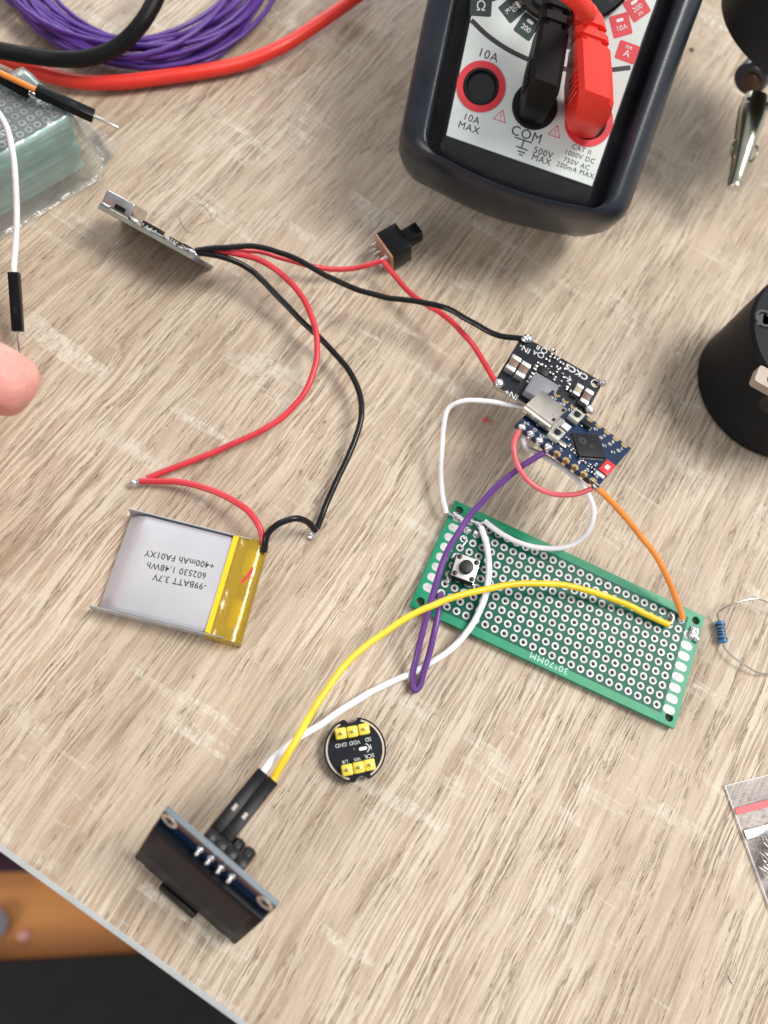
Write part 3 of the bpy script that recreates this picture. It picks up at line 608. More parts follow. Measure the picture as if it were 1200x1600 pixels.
x, y = Le(884, 667, .7); MB().box((x, y, .5), (2.1, 2.1, .9), .1).build('led', mat('led_white', (0.70, 0.70, 0.68), .3), eb)
qc = [Le(u, v, .9) for u, v in ((894, 674), (938, 678), (946, 717), (900, 714))]; cx2 = sum(p[0] for p in qc) / 4; cy2 = sum(p[1] for p in qc) / 4
ra = math.degrees(math.atan2(qc[1][1] - qc[0][1], qc[1][0] - qc[0][0])); print('chip rot', ra, [(V(qc[i]) - V(qc[i - 1])).length for i in range(4)])
T = Matrix.Translation((cx2, cy2, 0)) @ Matrix.Rotation(math.radians(ra), 4, 'Z')
ch = MB().box((0, 0, .5), (6.9, 6.9, .9), .1, M=T).build('chip', CHIP, eb)
g = MB()
for k in range(14):
    d_ = -2.9 + .446 * k
    for sx, sy in ((d_, -3.5), (d_, 3.5), (-3.5, d_), (3.5, d_)): g.box((sx, sy, .1), (.22 if abs(sy) == 3.5 else .35, .22 if abs(sx) == 3.5 else .35, .18), M=T)
g.build('chip_pins', TERM, ch)
g = MB(); g.plate([circ(*(T @ V((-1.2, 1.2, 0))).xy, 1.0, 20), circ(*(T @ V((-1.2, 1.2, 0))).xy, .82, 20)], .955, .965); g.plate([circ(*(T @ V((-1.2, 1.2, 0))).xy, .6, 20), circ(*(T @ V((-1.2, 1.2, 0))).xy, .42, 20)], .955, .965); g.text('S3', (T @ V((.9, -.3, 0))).xy, 1.3, ra, z=.96, th=.005)
g.build('laser_mark', mat('laser_grey', (0.06, 0.06, 0.062), .6), ch)
x, y = Le(950, 729, .8); an = MB().box((x, y, .3), (2.6, 4.6, .5), .1, ).build('antenna_block', mat('red_ceramic', (0.60, 0.03, 0.035), .35), eb)
MB().box((x, y + .0, .57), (1.0, 1.5, .04)).build('antenna_mark', WHITESILK, an)
x, y = Le(938, 741, .6); MB().box((x, y, .35), (2.4, 1.0, .7), .1).build('tinned_end', TERM, an)
x, y = Le(879, 693, .4); MB().box((x, y, .3), (2.4, 1.3, .55), .25).build('crystal', NICKEL, eb)
x, y = Le(917, 663, .6); MB().box((x, y, .55), (2.7, 1.5, 1.0), .1).build('regulator', CHIP, eb)
for (u, v) in ((926, 733), (920, 728), (915, 735), (930, 727), (926, 740), (893, 703), (889, 697), (898, 707), (886, 686), (909, 665), (836, 655), (921, 671), (905, 700 + 22), (912, 722)):
    chipcap(u, v, 1.1, .55, .4, random.choice((0, 90)), 'small_component', random.choice((CHIP, CERAM)), eb, Le, .3)
g = MB()
for k, s_ in enumerate(('5V', 'G', '3V3', '1', '2', '3', '4', '5', '6')): g.text(s_, (pads[k], 2.35), 1.35, 180 + 38, z=.03, bold=0)
for k, s_ in enumerate(('TX', 'RX', '13', '12', '11', '10', '9', '8', '7')): g.text(s_, (pads[k], WE - 2.1), 1.25, 180 + 38, z=.03, bold=0)
for k, s_ in enumerate(('16', '15', '14')): g.text(s_, (pads[6 + k] - .9, WE - 5.1), 1.25, 180 + 38, z=.03, bold=0)
g.text('LED', Le(844, 664), 1.2, 218, z=.03); x, y = Le(930, 754); g.box((x, y, .03), (2.0, .2, .04))
g.build('printed_text', WHITESILK, eb)
g = MB()
for k in range(3): x, y = pads[6 + k] - .2, WE - 3.5; g.cyl((x, y, .02), .55, .05, seg=18)
g.build('round_pads', NICKEL, eb)

# ================================================================== BATTERY
b0 = K(146, 947, 4.6); bx1 = K(203, 797, 4.6); MBt = frame(b0, b0 + (K(407, 848, 4.6) - bx1), bx1)
MBt.translation.z = 0; WB = (bx1 - b0).length; print('battery W', WB)
bt_ = thing('battery', 'flat silver pouch battery marked 3.7V with amber tape at its end', 'battery', MBt)
def Lb(u, v, z=4.6): p = L(MBt, u, v, z); return (p.x, p.y)
te = Lb(365, 840); LB = te[0]; print('tape start', te, 'end', Lb(407, 848), Lb(378, 1000))
POUCH = mat('pouch_silver', (0.53, 0.525, 0.55), 0.36, 0.35, var=.06, vscale=60, bump=.35, bscale=110, rvar=.06)
g = MB(); n = 12; rings = []
for k in range(n + 1):
    t = k / n; x = .6 + (LB + .9 - .6) * t; e = min(1, (t * n) / 2.0); h = 4.6 * (0.35 + .65 * math.sin(min(1, e) * math.pi / 2)); zb = .2
    rings.append([V((x, y, z)) for y, z in ((.3, zb + .3), (1.0, zb), (WB - 1.0, zb), (WB - .3, zb + .3), (WB - .25, h - .5), (WB - 1.1, h - .05), (WB * .7, h + .12), (WB * .5, h + .16), (WB * .3, h + .12), (1.1, h - .05), (.25, h - .5))])
g.loft(rings); g.build('pouch', POUCH, bt_, ang=40)
FO = mat('foil_edge', (0.48, 0.49, 0.52), 0.35, 0.5, var=.1, bump=.1)
for y0 in (-.05, WB + .05):
    g = MB(); s_ = -1 if y0 < 1 else 1
    g.loft([[V((x, y0 + a * s_, z)) for a, z in ((-.55, .3), (.15, .3), (.32, 2.5), (.2, 5.1), (0.0, 5.15), (-.02, 2.5))] for x in (-.9 if s_ < 0 else 0.2, LB + 4.2)]); g.build('sealed_seam', FO, bt_)
TAPE = film('amber_tape', (1.0, 0.80, 0.06), .5, .32, .12, 140, .12)
for n_ in TAPE.node_tree.nodes:
    if n_.type == 'BSDF_DIFFUSE': n_.inputs[0].default_value = (0.95, 0.60, 0.01, 1)
XE = LB + 8.2
# protection board under the tape
MB().box((LB + 4.2, WB / 2, 1.5), (6.9, WB - .6, 2.9), .3).build('fold', mat('dark_fold', (0.05, 0.04, 0.02), .5), bt_)
pb_ = MB().box((LB + 4.6, WB / 2, 3.4), (6.2, WB - 1.3, .8), .05).build('protection_board', mat('olive_board', (0.09, 0.085, 0.035), .4, var=.3, vscale=500), bt_)
MB().box((LB + 5.4, WB * .77, 4.0), (3.1, 6.4, .9), .1).build('nickel_tab', mat('tab_metal', (0.46, 0.44, 0.36), .4, .6), pb_)
MB().box((LB + 5.4, WB * .24, 4.0), (3.1, 6.8, .9), .1).build('nickel_tab', MATS['tab_metal'], pb_)
MB().box((LB + 5.6, WB * .48, 3.9), (2.4, 2.6, .8), .1).build('chip', CHIP, pb_)
g = MB(); g.tube([V((LB + 4.4, WB * .55, 4.0)), V((LB + 5.4, WB * .62, 4.2)), V((LB + 6.2, WB * .74, 4.0)), V((LB + 6.4, WB * .85, 3.6))], .55, 10, 6); g.build('red_tail', W_RED, pb_)
g = MB(); N_ = 26; rings = []
for k in range(9):
    x = LB - .1 + (XE - LB + .1) * k / 8; dz = (0, .02, -.1, -.35, -.3, -.2, -.35, -.6, -1.9)[k]; h = 5.0 + dz
    base_ = [(-.75, .25), (-.6, .08), (WB * .25, .06), (WB * .5, .06), (WB * .75, .06), (WB + .5, .08), (WB + .65, .25), (WB + .6, 2.5), (WB + .45, h + .15), (WB - .6, h - .05), (WB * .8, h + random.uniform(-.12, .12)), (WB * .65, h + random.uniform(-.2, .12)), (WB * .5, h + random.uniform(-.35, .05)), (WB * .35, h + random.uniform(-.2, .12)), (WB * .2, h + random.uniform(-.12, .12)), (.5, h - .05), (-.5, h + .1), (-.75, 2.5)]
    rings.append([V((x, y, z)) for y, z in base_])
g.loft(rings); g.build('amber_tape', TAPE, bt_, ang=50)
g = MB(); g.plate([[(LB - .1, .2), (LB + 1.1, .0), (LB + 1.2, WB), (LB - .05, WB - .1)]], 5.0, 5.12)
g.build('tape_fold', mat('yellow_tape_fold', (0.80, 0.55, 0.01), .15, coat=.5, bump=.3, bscale=400), bt_)
g = MB(); tr_ = 180
for s_, u, v in (('-99BATT 3.7V', 281, 909), ('602530 1.48Wh', 276, 891), ('+400mAh FA01XY', 281, 874)):
    g.text(s_, Lb(u, v, 4.7), 2.1, 180 + 3.0, z=4.785, sx=.92, spacing=1.08, bold=.014, th=.012)
g.build('printed_text', BLACKINK, bt_)

# ================================================================== MICROPHONE BOARD
mc0 = K(555, 1171, 2.6); ga = K(533, 1145, 5); gb = K(569, 1138, 5); am = math.degrees(math.atan2(gb.y - ga.y, gb.x - ga.x)); MM_ = frot(mc0, am)
mi = thing('microphone_board', 'round black microphone board with yellow pin headers lying below the purple wire loop', 'circuit board', MM_)
def mic_outline(r):
    out = []
    for k in range(120):
        a = 2 * math.pi * k / 120; x, y = r * math.cos(a), r * math.sin(a)
        for sg in (1, -1):
            dx, dy = x - 0.3, y - sg * 7.3; d = math.hypot(dx, dy)
            if d < 1.55: s_ = 1.55 / max(d, .01); x, y = x, (sg * 7.3 - sg * math.sqrt(max(0, 1.55 ** 2 - dx * dx)))
        out.append((x, y))
    return out
MB().plate([mic_outline(6.95), circ(-.1, .2, .32, 14)], -1.2, 0).build('board', PCBBLACK, mi)
MB().plate([mic_outline(6.97), mic_outline(6.9)], -1.1, -.15).build('board_edge', MATS['fibreglass_edge'], mi)
RG = mat('bare_ring', (0.50, 0.43, 0.33), .4, .3)
for a0_, a1_ in ((-68, 68), (112, 248)): MB().plate([arcstrip(0, 0, 6.15, a0_, a1_, .42, 40)], .0, .04).build('ring_pad', RG, mi)
YP = mat('yellow_header', (0.80, 0.66, 0.08), .45, var=.06, bump=.1)
for (u, v) in ((533, 1146), (551, 1143), (569, 1139), (543, 1203), (561, 1199), (578, 1195)):
    p = L(MM_, u, v, 2.2); g = MB().box((p.x, p.y, 1.15), (2.45, 2.45, 2.3), .35); h_ = g.build('header_block', YP, mi)
    MB().box((p.x, p.y, 1.6), (.62, .62, 3.4), .12).build('header_pin', GOLD, h_)
g = MB(); fm_ = lambda u, v: tuple(L(MM_, u, v, 0).xy)
for s_, u, v, z_ in (('GND', 533, 1164, 1.2), ('VDD', 554, 1160, 1.2), ('SD', 575, 1155, 1.2), ('L/R', 539, 1190, 1.0), ('WS', 558, 1186, 1.0), ('SCK', 577, 1181, 1.25)): g.text(s_, fm_(u, v), z_, 180, z=.03, bold=0, th=.015)
x, y = fm_(570, 1169); a_ = math.radians(0)
g.plate([rrect(x - 1.35, y - .38, x + .55, y + .38, .37, 5)], .0, .05); g.plate([arcstrip(x + .1, y, .8, -75, 75, .2, 14)], .0, .05); g.box((x + 1.15, y, .02), (.4, .2, .05)); g.box((x + 1.38, y, .02), (.18, 1.0, .05))
g.build('printed_text', WHITESILK, mi)
g = MB().box((0, 0, -1.9), (4.7, 3.8, 1.3), .2); g.build('microphone_can', NICKEL, mi)

# ================================================================== DISPLAY MODULE
o0 = K(210, 1340, .3); MO = frame(o0, K(365, 1475, .3), K(250, 1260, 24.5)); SZ = 27.0
dm = thing('display_module', 'small dark display module standing on edge near the table corner, black plugs behind', 'display module', MO)
MB().plate([rrect(0, 0, SZ, SZ, .5, 3)] + [circ(x, y, 1.0, 20) for x in (2, SZ - 2) for y in (2, SZ - 2)], -1.1, 0).build('board', mat('navy_solder_mask', (0.006, 0.018, 0.05), .2, var=.2, coat=.2), dm)
MB().plate([rrect(-.03, -.03, SZ + .03, SZ + .03, .5, 3), rrect(.3, .3, SZ - .3, SZ - .3, .3, 3)], -1.15, -.05).build('board_edge', mat('pale_blue_edge', (0.15, 0.185, 0.205), .5, var=.06), dm)
for x in (2, SZ - 2):
    for y in (2, SZ - 2): g = MB().lathe([(1.0, -1.4), (1.0, .1), (1.2, .16), (1.75, .12), (1.8, .0)], 28, Matrix.Translation((x, y, 0))); g.build('mounting_hole', TERM, dm, ang=60)
GL = mat('screen_glass', (0.009, 0.012, 0.018), 0.3, spec=.05); 
sg_ = MB().box((SZ / 2, 13.2, .75), (26.6, 17.6, 1.45), .08).build('screen', GL, dm)
MB().box((SZ / 2, 14.6, 1.5), (23, 11.6, .04)).build('active_area', mat('screen_black', (0.010, 0.014, 0.022), .35, spec=.06, var=.15, vscale=60), sg_)
MB().box((SZ / 2 + 1, 3.4, .5), (13, 3.4, .3), .1).build('flex_cable', mat('flex_amber', (0.20, 0.10, 0.02), .3), dm)
g = MB().box((SZ / 2 - 1, 1.1, .9), (9.5, 2.2, 1.8), .5); g.build('cable_fold', BLACKPL, dm)
PX = [SZ / 2 + 2.54 * (k - 1.5) for k in range(4)]
for k, x in enumerate(PX):
    g = MB(); g.blob((x, 25.3, .3), .72, (1, 1, .8), .2, k); g.tube([V((x, 25.3, .3)), V((x, 25.2, 1.3))], .32, 10, smooth=False); g.blob((x, 25.2, 1.3), .42, (1, 1, 1), .2, k); g.build('solder_joint', SOLDER, dm, ang=80)
    MB().box((x, 25.3, -2.7), (2.5, 2.5, 2.5), .5).build('header_block', BLACKPL, dm)
    if k > 1: MB().cyl((x, 25.3, -4.6), 1.25, 2.2, bev=.35).build('header_collar', BLACKPL, dm)
    else: pass
OLEDTIP = []
DUP = mat('connector_black', (0.006, 0.006, 0.007), .34, spec=.16, var=.25, bump=.12, bscale=900, rvar=.08)
DIRn = V((.01, .16, -1)).normalized()
def housing(parent, M4, x0=0):
    """crimp housing along local -z, 14 mm"""
    g = MB(); g.box((0, 0, -7), (2.5, 2.5, 14), .18, M=M4); o_ = g.build('connector_housing', DUP, parent)
    MB().box((0, 1.235, -5.2), (.7, .06, 1.3), M=M4).build('latch_window', mat('dull_contact', (.16, .15, .14), .4, .8), o_); return o_
def wire_in_housing(name, x, pts, material, label):
    base = V((x, 25.3, -4.0)); Mh = Matrix.Translation(base) @ DIRn.to_track_quat('-Z', 'Y').to_matrix().to_4x4()
    Mw = MO @ Mh; W = [Mw @ V((0, 0, -12)), Mw @ V((0, 0, -14.5))] + [P3(p) for p in pts]
    root = thing(name, label, 'wire', Mw, 'wires with crimp connectors'); housing(root, Matrix.Identity(4))
    Mi = Mw.inverted(); MB().tube([Mi @ p for p in W], .78, 14, 10, kink=.2).build('insulation', material, root); return root, Mi
r_, Mi = wire_in_housing('jumper_wire', PX[1], [(455, 1170, 17), (496, 1100, 14), (540, 1038, 12), (600, 988, 10.5), (680, 944, 10), (760, 920, 9), (840, 912, 8), (910, 920, 6.5), (975, 943, 5), (1020, 964, 4), (1045, 976, 3.5)], W_YEL, 'yellow jumper wire arching from the display connector over the green board')
g = MB(); g.tube([Mi @ K(1043, 974, 3.4), Mi @ K(1050, 968, 2.7)], .35, 8, smooth=False); g.build('solder_tip', mat('copper', (0.75, 0.42, 0.32), .3, 1.0), r_)
r_, Mi = wire_in_housing('jumper_wire', PX[0], [(430, 1182, 13), (455, 1161, 9), (500, 1133, 5), (550, 1098, 3.2), (600, 1071, 2), (650, 1048, 1.4), (700, 1018, 2.2), (738, 975, 4), (757, 935, 4.6), (764, 890, 4.6), (760, 850, 4.2), (752, 824, 3.2)], W_WHT, 'white jumper wire from the display connector, running under the yellow wire to the green board')

# ================================================================== CHARGER BOARD (standing on its long edge)
ca, cb2 = K(155, 318, 13), K(312, 404, 13); xd = (cb2 - ca); xd.z = 0; LL = xd.length - 1.4; xd.normalize(); nn_ = V((-xd.y, xd.x, 0))     # nn_: up-right, away from the camera
th = math.radians(31); yd = (nn_ * math.sin(th) - V((0, 0, 1)) * math.cos(th))                                   # from the top edge down to the table
MCh = frame(ca, ca + xd, ca + yd)                                                                                # x × y -> faces up-right?
print('charger L', LL, 'normal', MCh.to_3x3() @ V((0, 0, 1)), 'low z', (MCh @ V((0, 16.5, 0))).z)
sgn = 1 if (MCh.to_3x3() @ V((0, 0, 1))).z > 0 else -1
if sgn < 0: MCh = frame(ca + yd * 16.5, ca + yd * 16.5 + xd, ca)       # origin on the table edge; y climbs to the top edge
chg = thing('charging_module', 'small charging board standing on its edge, silver USB socket at its left end', 'circuit board', MCh)
def yy(d): return 16.5 - d if sgn < 0 else d                        # d = distance from the upper edge
WHT = mat('pale_board', (0.11, 0.12, 0.15), .3, var=.3, vscale=500, bump=.1)
MB().box((LL / 2, 8.25, -.6), (LL, 16.5, 1.2), .1).build('board', WHT, chg)
MB().box((LL / 2, yy(-.02), -.6), (LL - .2, .1, 1.0)).build('board_edge', mat('grey_green_edge', (0.24, 0.25, 0.20), .6, var=.2), chg)
g = MB(); yc = yy(5.9)
g.box((3.6, yc, 2.3), (8.4, 8.6, 3.8), .5, seg=3); u_ = g.build('usb_socket', STEEL, chg)
MB().box((4.6, yy(1.56), 1.4), (3.0, .12, 1.2)).build('shell_slot', BLACKPL, u_)
MB().box((-.62, yc, 2.1), (.1, 7.2, 2.2), .04).build('socket_mouth', BLACKPL, u_)
g = MB(); g.blob((8.6, yy(3.0), .4), 1.2, (1.2, 1, .6), .4, 4); g.blob((.8, yy(1.6), .3), .9, (1.6, 1, .6), .4, 6); g.build('solder_joint', SOLDER, chg, ang=80)
def soic(x, d, l, w_, npin, h=1.5):
    y = yy(d); o_ = MB().box((x, y, .2 + h / 2), (l, w_, h), .15).build('chip', CHIP, chg); g = MB()
    for k in range(npin):
        px_ = x - l / 2 + l * (k + .5) / npin
        for s_ in (-1, 1): g.tube([V((px_, y + s_ * w_ / 2, .9)), V((px_, y + s_ * (w_ / 2 + .45), .8)), V((px_, y + s_ * (w_ / 2 + .7), .15)), V((px_, y + s_ * (w_ / 2 + 1.1), .1))], .2, 6, smooth=False)
    g.build('chip_pins', TERM, o_)
soic(13.2, 4.6, 4.9, 3.9, 4); soic(20.4, 3.4, 3.0, 2.6, 4, 1.1); soic(23.2, 6.3, 3.0, 3.0, 4, 1.3)
for k in range(26): x = 10 + random.random() * 15; d = .8 + random.random() * 1.6; o_ = MB().box((x, yy(d), .35), (1.2, .7, .5), .08).build('small_component', random.choice((TERM, CERAM, TERM)), chg)
g = MB(); g.text('TP4056', (17, yy(1.0)), 1.2, 0 if sgn > 0 else 180, z=.03) if False else None
for k in range(22): g.blob((9 + random.random() * 17, yy(.6 + random.random() * 2), .1), .5, (1.3, .8, .5), .4, k)
g.build('solder_spots', SOLDER, chg, ang=80)
g = MB()
for d in (1.6, 3.4): g.blob((LL - 1.6, yy(d), .5), 1.15, (1.2, 1, .7), .4, int(d * 10)); g.blob((LL - .6, yy(d) , .3), .7, (1, 1, .8), .5, 31)
g.build('solder_joint', SOLDER, chg, ang=80)
CW = [MCh @ V((LL - 1.0, yy(d), z)) for d, z in ((1.4, 1.2), (2.4, 1.6), (3.4, 1.6), (1.8, .8))]

# ================================================================== PUSH SWITCH
s0 = K(600, 352, 7.5); sx_ = K(640, 349, 7.5); 
p00, p10, p11, p01 = K(598, 362, 8), K(627, 349, 8), K(641, 389, 8), K(612, 402, 8)
MS = frame(p01, p11, p00); MS.translation.z = 0; MS = MS @ Matrix.Translation((2.2, 0, .3)) @ Matrix.Rotation(math.radians(-13), 4, 'Y'); ls = (p11 - p01).length; wsz = (p00 - p01).length; print('switch', ls, wsz)
sw = thing('push_switch', 'black push switch lying on its side, red wires soldered to its copper-coloured base', 'switch', MS)
MB().box((ls / 2, wsz / 2, 4.1), (ls, wsz, 7.8), .25).build('body', mat('switch_black', (0.006, 0.006, 0.007), .2, spec=.2, rvar=.06), sw)
MB().box((-.2, wsz / 2, 4.05), (.5, wsz + .1, 7.8), .15).build('base', mat('copper_phenolic', (0.42, 0.22, 0.15), .5, var=.15, vscale=600), sw)
MB().box((ls + 2.6, wsz * .52, 4.3), (5.4, 4.2, 4.2), .35).build('plunger', MATS['switch_black'], sw)
for dy, dz in ((.18, 3.2), (.5, 3.2), (.82, 3.2), (.18, 6), (.5, 6), (.82, 6)):
    MB().box((-2.3, wsz * dy, dz), (2.6, .25, .7), .08).build('terminal', STEEL, sw)
solderblob(sw, [(-2.6, wsz * .2), (-3.3, wsz * .12)], .8, z=6.0, seed=4)
SWP = MS @ V((-3.2, wsz * .12, 6.2))

# ================================================================== CIRCUIT WIRES
RW = .74
wire('wire', [CW[0], (345, 387, 13), (400, 385, 13), (455, 401, 12), (510, 431, 11), (560, 453, 11), (600, 464, 11), (650, 471, 12), (695, 480, 13), (735, 502, 14), (775, 523, 15), (815, 529, 16.4)], RW, W_BLK, 'black wire from the charging board to the IN- corner of the black board', group='black wires', tips=[((812, 529, 16.2), (820, 530, 16.8), .8)])
wire('wire', [CW[1], (345, 391, 11), (400, 392, 9), (445, 404, 7), (490, 417, 5), (540, 421, 4), (575, 414, 5), (596, 408, 6)], RW, W_RED, 'red wire from the charging board to the black push switch', group='red wires', tips=[((592, 408, 6), (603, 402, 6.5), .7)])
wire('wire', [(597, 407, 6.4), (618, 432, 6), (648, 464, 6), (690, 490, 8), (725, 522, 11), (750, 556, 14), (772, 592, 15.5), (779, 601, 16)], RW, W_RED, 'red wire from the black push switch to the IN+ corner of the black board', group='red wires')
wire('wire', [CW[2], (345, 393, 11.5), (380, 398, 11), (420, 414, 10), (458, 446, 9.5), (485, 490, 9), (496, 540, 8), (487, 590, 7), (460, 634, 5.5), (420, 667, 4), (360, 695, 3), (290, 724, 2.2), (229, 748, 2)], RW * 1.05, W_RED, 'long red wire looping from the charging board down to the left twisted joint', group='red wires', tips=[((231, 747, 2), (209, 756, 1.6), 1.05)])
wire('wire', [CW[3], (350, 402, 11), (390, 421, 9), (430, 458, 7), (470, 500, 5.5), (515, 544, 5), (545, 580, 5), (562, 615, 5), (564, 655, 5), (548, 705, 4.5), (525, 752, 3.5), (507, 795, 2.6), (495, 826, 1.8)], RW * 1.05, W_BLK, 'long black wire looping from the charging board down to the joint beside the battery', group='black wires', tips=[((496, 823, 1.8), (488, 838, 1.2), .95)])
TE = MBt @ V((XE - .4, WB * .93, 4.2))
wire('battery_wire', [(218, 752, 2), (250, 752, 2.3), (300, 757, 3.5), (350, 774, 5), (385, 796, 6), (405, 822, 6), (411, 845, 5), TE], RW * 1.05, W_RED, 'short red wire from the battery to the left twisted joint', group='battery wires')
wire('battery_wire', [TE + V((-.2, -.3, .4)), (418, 836, 6.5), (436, 818, 8), (460, 810, 8), (480, 815, 5.5), (493, 829, 2.2)], RW * 1.05, W_BLK, 'short arched black wire from the battery to the joint right of it', group='battery wires', tips=[((491, 826, 2.4), (487, 836, 1.6), .6)])
wire('wire', [(840, 641, 12), (800, 633, 13), (760, 627, 13), (722, 627, 12), (702, 638, 10), (693, 668, 8), (690, 715, 6), (690, 755, 5), (694, 785, 4), (698, 802, 3.6)], .62, W_WHT, 'white wire bending from under the black board to the corner of the green board', group='white wires', tips=[((697, 800, 3.6), (709, 806, 3.0), .5)])
wire('wire', [(818, 683, 24), (821, 698, 22), (835, 706, 20), (860, 718, 18), (890, 740, 17), (916, 768, 16), (927, 800, 14), (918, 832, 11), (892, 852, 8), (860, 857, 6), (820, 851, 4.5), (785, 835, 4), (757, 814, 3.6)], .66, W_WHT, 'white wire looping round from the blue board to the green board', group='white wires', tips=[((759, 815, 3.6), (750, 819, 2.9), .6)])
wire('wire', [(851, 707, 25.2), (835, 716, 23.5), (800, 740, 20), (765, 772, 17), (730, 812, 14), (700, 860, 12), (682, 910, 10.5), (666, 965, 8), (652, 1020, 5), (645, 1060, 2), (648, 1078, 1.0), (656, 1070, 1.2), (668, 1030, 3), (680, 980, 5), (687, 945, 4.5), (689, 928, 2.8)], .76, W_PUR, 'purple wire from the blue board, folded into a narrow loop beside the green board', group=None, tips=[((852, 707, 24.5), (857, 703, 25), .6)])
wire('wire', [(933, 763, 26.5), (955, 783, 24), (985, 818, 19), (1015, 855, 15), (1038, 892, 11), (1054, 930, 7), (1064, 955, 4), (1067, 967, 3)], .74, W_ORG, 'orange wire from the bottom corner of the blue board to the green board', tips=[((1066, 964, 3), (1064, 969, 2.5), .6), ((938, 768, 26), (929, 759, 27), .5)])
wire('wire', [(811, 672, 25), (804, 690, 24), (804, 712, 23), (815, 738, 22), (836, 759, 21), (865, 772, 21), (897, 773, 23), (926, 763, 26)], .62, wiremat('pink_red_silicone', (0.74, 0.13, 0.15)), 'pinkish red wire looping along the front edge of the blue board', group='red wires')

# ================================================================== RESISTOR
ra_, rb_ = K(1124, 970, 1.6), K(1130, 1005, 1.6); MR = frame(ra_, rb_, ra_ + V((1, 0, 0))); rl = (rb_ - ra_).length
rs = thing('resistor', 'blue banded resistor with bent bare leads at the right edge', 'resistor', MR)
g = MB(); Ry = V((0, 1, 0)).to_track_quat('Z', 'Y')
prof = [(0, 0), (.7, .05), (1.15, .35), (1.2, 1.1), (.98, 1.6), (.98, rl - 1.6), (1.2, rl - 1.1), (1.15, rl - .35), (.7, rl - .05), (0, rl)]
TX = Matrix.Rotation(math.radians(90), 4, 'Y')
MB().lathe(prof, 28, TX).build('body', mat('resistor_blue', (0.035, 0.17, 0.36), .35, var=.05), rs)
BN = mat('dark_band', (0.010, 0.014, 0.035), .4)
for f_ in (.20, .36, .5, .62, .82):
    r_b = 1.215 if f_ in (.20, .82) else 1.0
    MB().lathe([(r_b - .1, f_ * rl - .22), (r_b, f_ * rl - .2), (r_b, f_ * rl + .2), (r_b - .1, f_ * rl + .22)], 28, TX).build('colour_band', BN, rs)
Mi = MR.inverted()
for pts in ([(1124, 970, 1.6), (1121, 962, 2), (1122, 957, 2.6), (1135, 948, 4), (1160, 939, 5), (1185, 936, 5), (1205, 944, 4), (1240, 960, 2)], [(1130, 1005, 1.6), (1133, 1013, 1.8), (1145, 1026, 2), (1165, 1040, 2), (1185, 1051, 1.6), (1205, 1052, 1.4), (1250, 1045, 1.2)]):
    MB().tube([Mi @ K(*p) for p in pts], .23, 8).build('lead', STEEL, rs)

# ================================================================== ZIP BAG (bottom right)
def sheet(name, corner, u_, v_, nu, nv, hf, material, parent, th=.06):
    g = MB(); b = g.bm; G_ = [[b.verts.new(V(corner) + u_ * (i / nu) + v_ * (j / nv) + V((0, 0, hf(i / nu, j / nv)))) for j in range(nv + 1)] for i in range(nu + 1)]
    for i in range(nu):
        for j in range(nv): b.faces.new((G_[i][j], G_[i + 1][j], G_[i + 1][j + 1], G_[i][j + 1]))
    return g.build(name, material, parent, ang=180)
z0c = K(1132, 1228, .3); zb = frame(z0c, z0c + (K(1200, 1212, .3) - z0c), K(1200, 1412, .3)); 
# frame: x along the mouth, y down the side (toward the viewer) — flip so z is up
xd = (K(1200, 1211, 0) - K(1132, 1228, 0)).normalized(); sd = (K(1200, 1412, 0) - K(1132, 1228, 0)).normalized(); z0c.z = 0
MZ = Matrix.Translation(z0c)
bag = thing('zip_bag', 'clear plastic zip bag with red stripe, coiled springs inside, at the right edge', 'bag', MZ)
FILM = film('clear_film', (0.86, 0.85, 0.87), .07, .05, .3, 70, .3)
hz = lambda s: (lambda a, b: .5 + s * (2.2 * math.sin(math.pi * min(1, max(0, (a)))) * math.sin(math.pi * min(1, b)) ** .5) + .25 * noise.noise(V((a * 9, b * 11, s))))
sheet('film_back', (0, 0, -.1), xd * 50, sd * 64, 20, 24, lambda a, b: .25, FILM, bag)
sheet('film_front', (0, 0, 0), xd * 50, sd * 64, 30, 40, lambda a, b: max(.3, hz(1)(a, b) if b > .18 else .6), FILM, bag)
def stripe(name, t0, t1, m_, h=.9): 
    L0 = sd * t0; g = MB(); g.loft([[p + V((0, 0, z)) for p in (sd * t0, sd * t1)] + [p + V((0, 0, z)) for p in (sd * t1 + xd * 50, sd * t0 + xd * 50)] for z in (h, h + .12)]); g.build(name, m_, bag)
stripe('red_stripe', 5.2, 6.7, mat('red_stripe', (0.62, 0.07, 0.09), .4)); stripe('zip_ridge', 10.2, 12.2, mat('zip_plastic', (0.66, 0.69, 0.74), .25), 1.4)
for k in (1.0, 2.2, 3.4, 4.6): stripe('ridge_line', k, k + .1, mat('ridge_grey', (.5, .48, .47), .5), .8)
g = MB(); g.tube([V((0, 0, .5)), sd * 30 + V((-.1, 0, .6)), sd * 64 + V((0, 0, .5))], .18, 6); g.tube([V((0, 0, .6)), xd * 50 + V((0, 0, .6))], .12, 6); g.build('side_seam', mat('seam_white', (0.7, 0.7, 0.7), .4), bag)
for k, (u, v) in enumerate(((1215, 1305), (1213, 1330), (1212, 1350), (1235, 1385))):
    c_ = K(u, v, 2.2); Mk = frot(c_, 20 + 6 * k); g = MB()
    pts = [V((-4 + t * .22 / 1.5, 1.7 * math.cos(t * 1.1), .2 + 1.3 * math.sin(t * 1.1))) for t in range(0, 70)]
    g.tube(pts, .17, 6, smooth=False); tag(g.build('spring', STEEL, None), f'{("uppermost", "second", "third", "lowest")[k]} coiled steel spring inside the clear zip bag', 'spring', 'springs in the zip bag'); o_ = COL.objects[-1]
    Mw = Mk.copy(); Mw.translation = Mk.translation * MM; o_.matrix_world = Mw

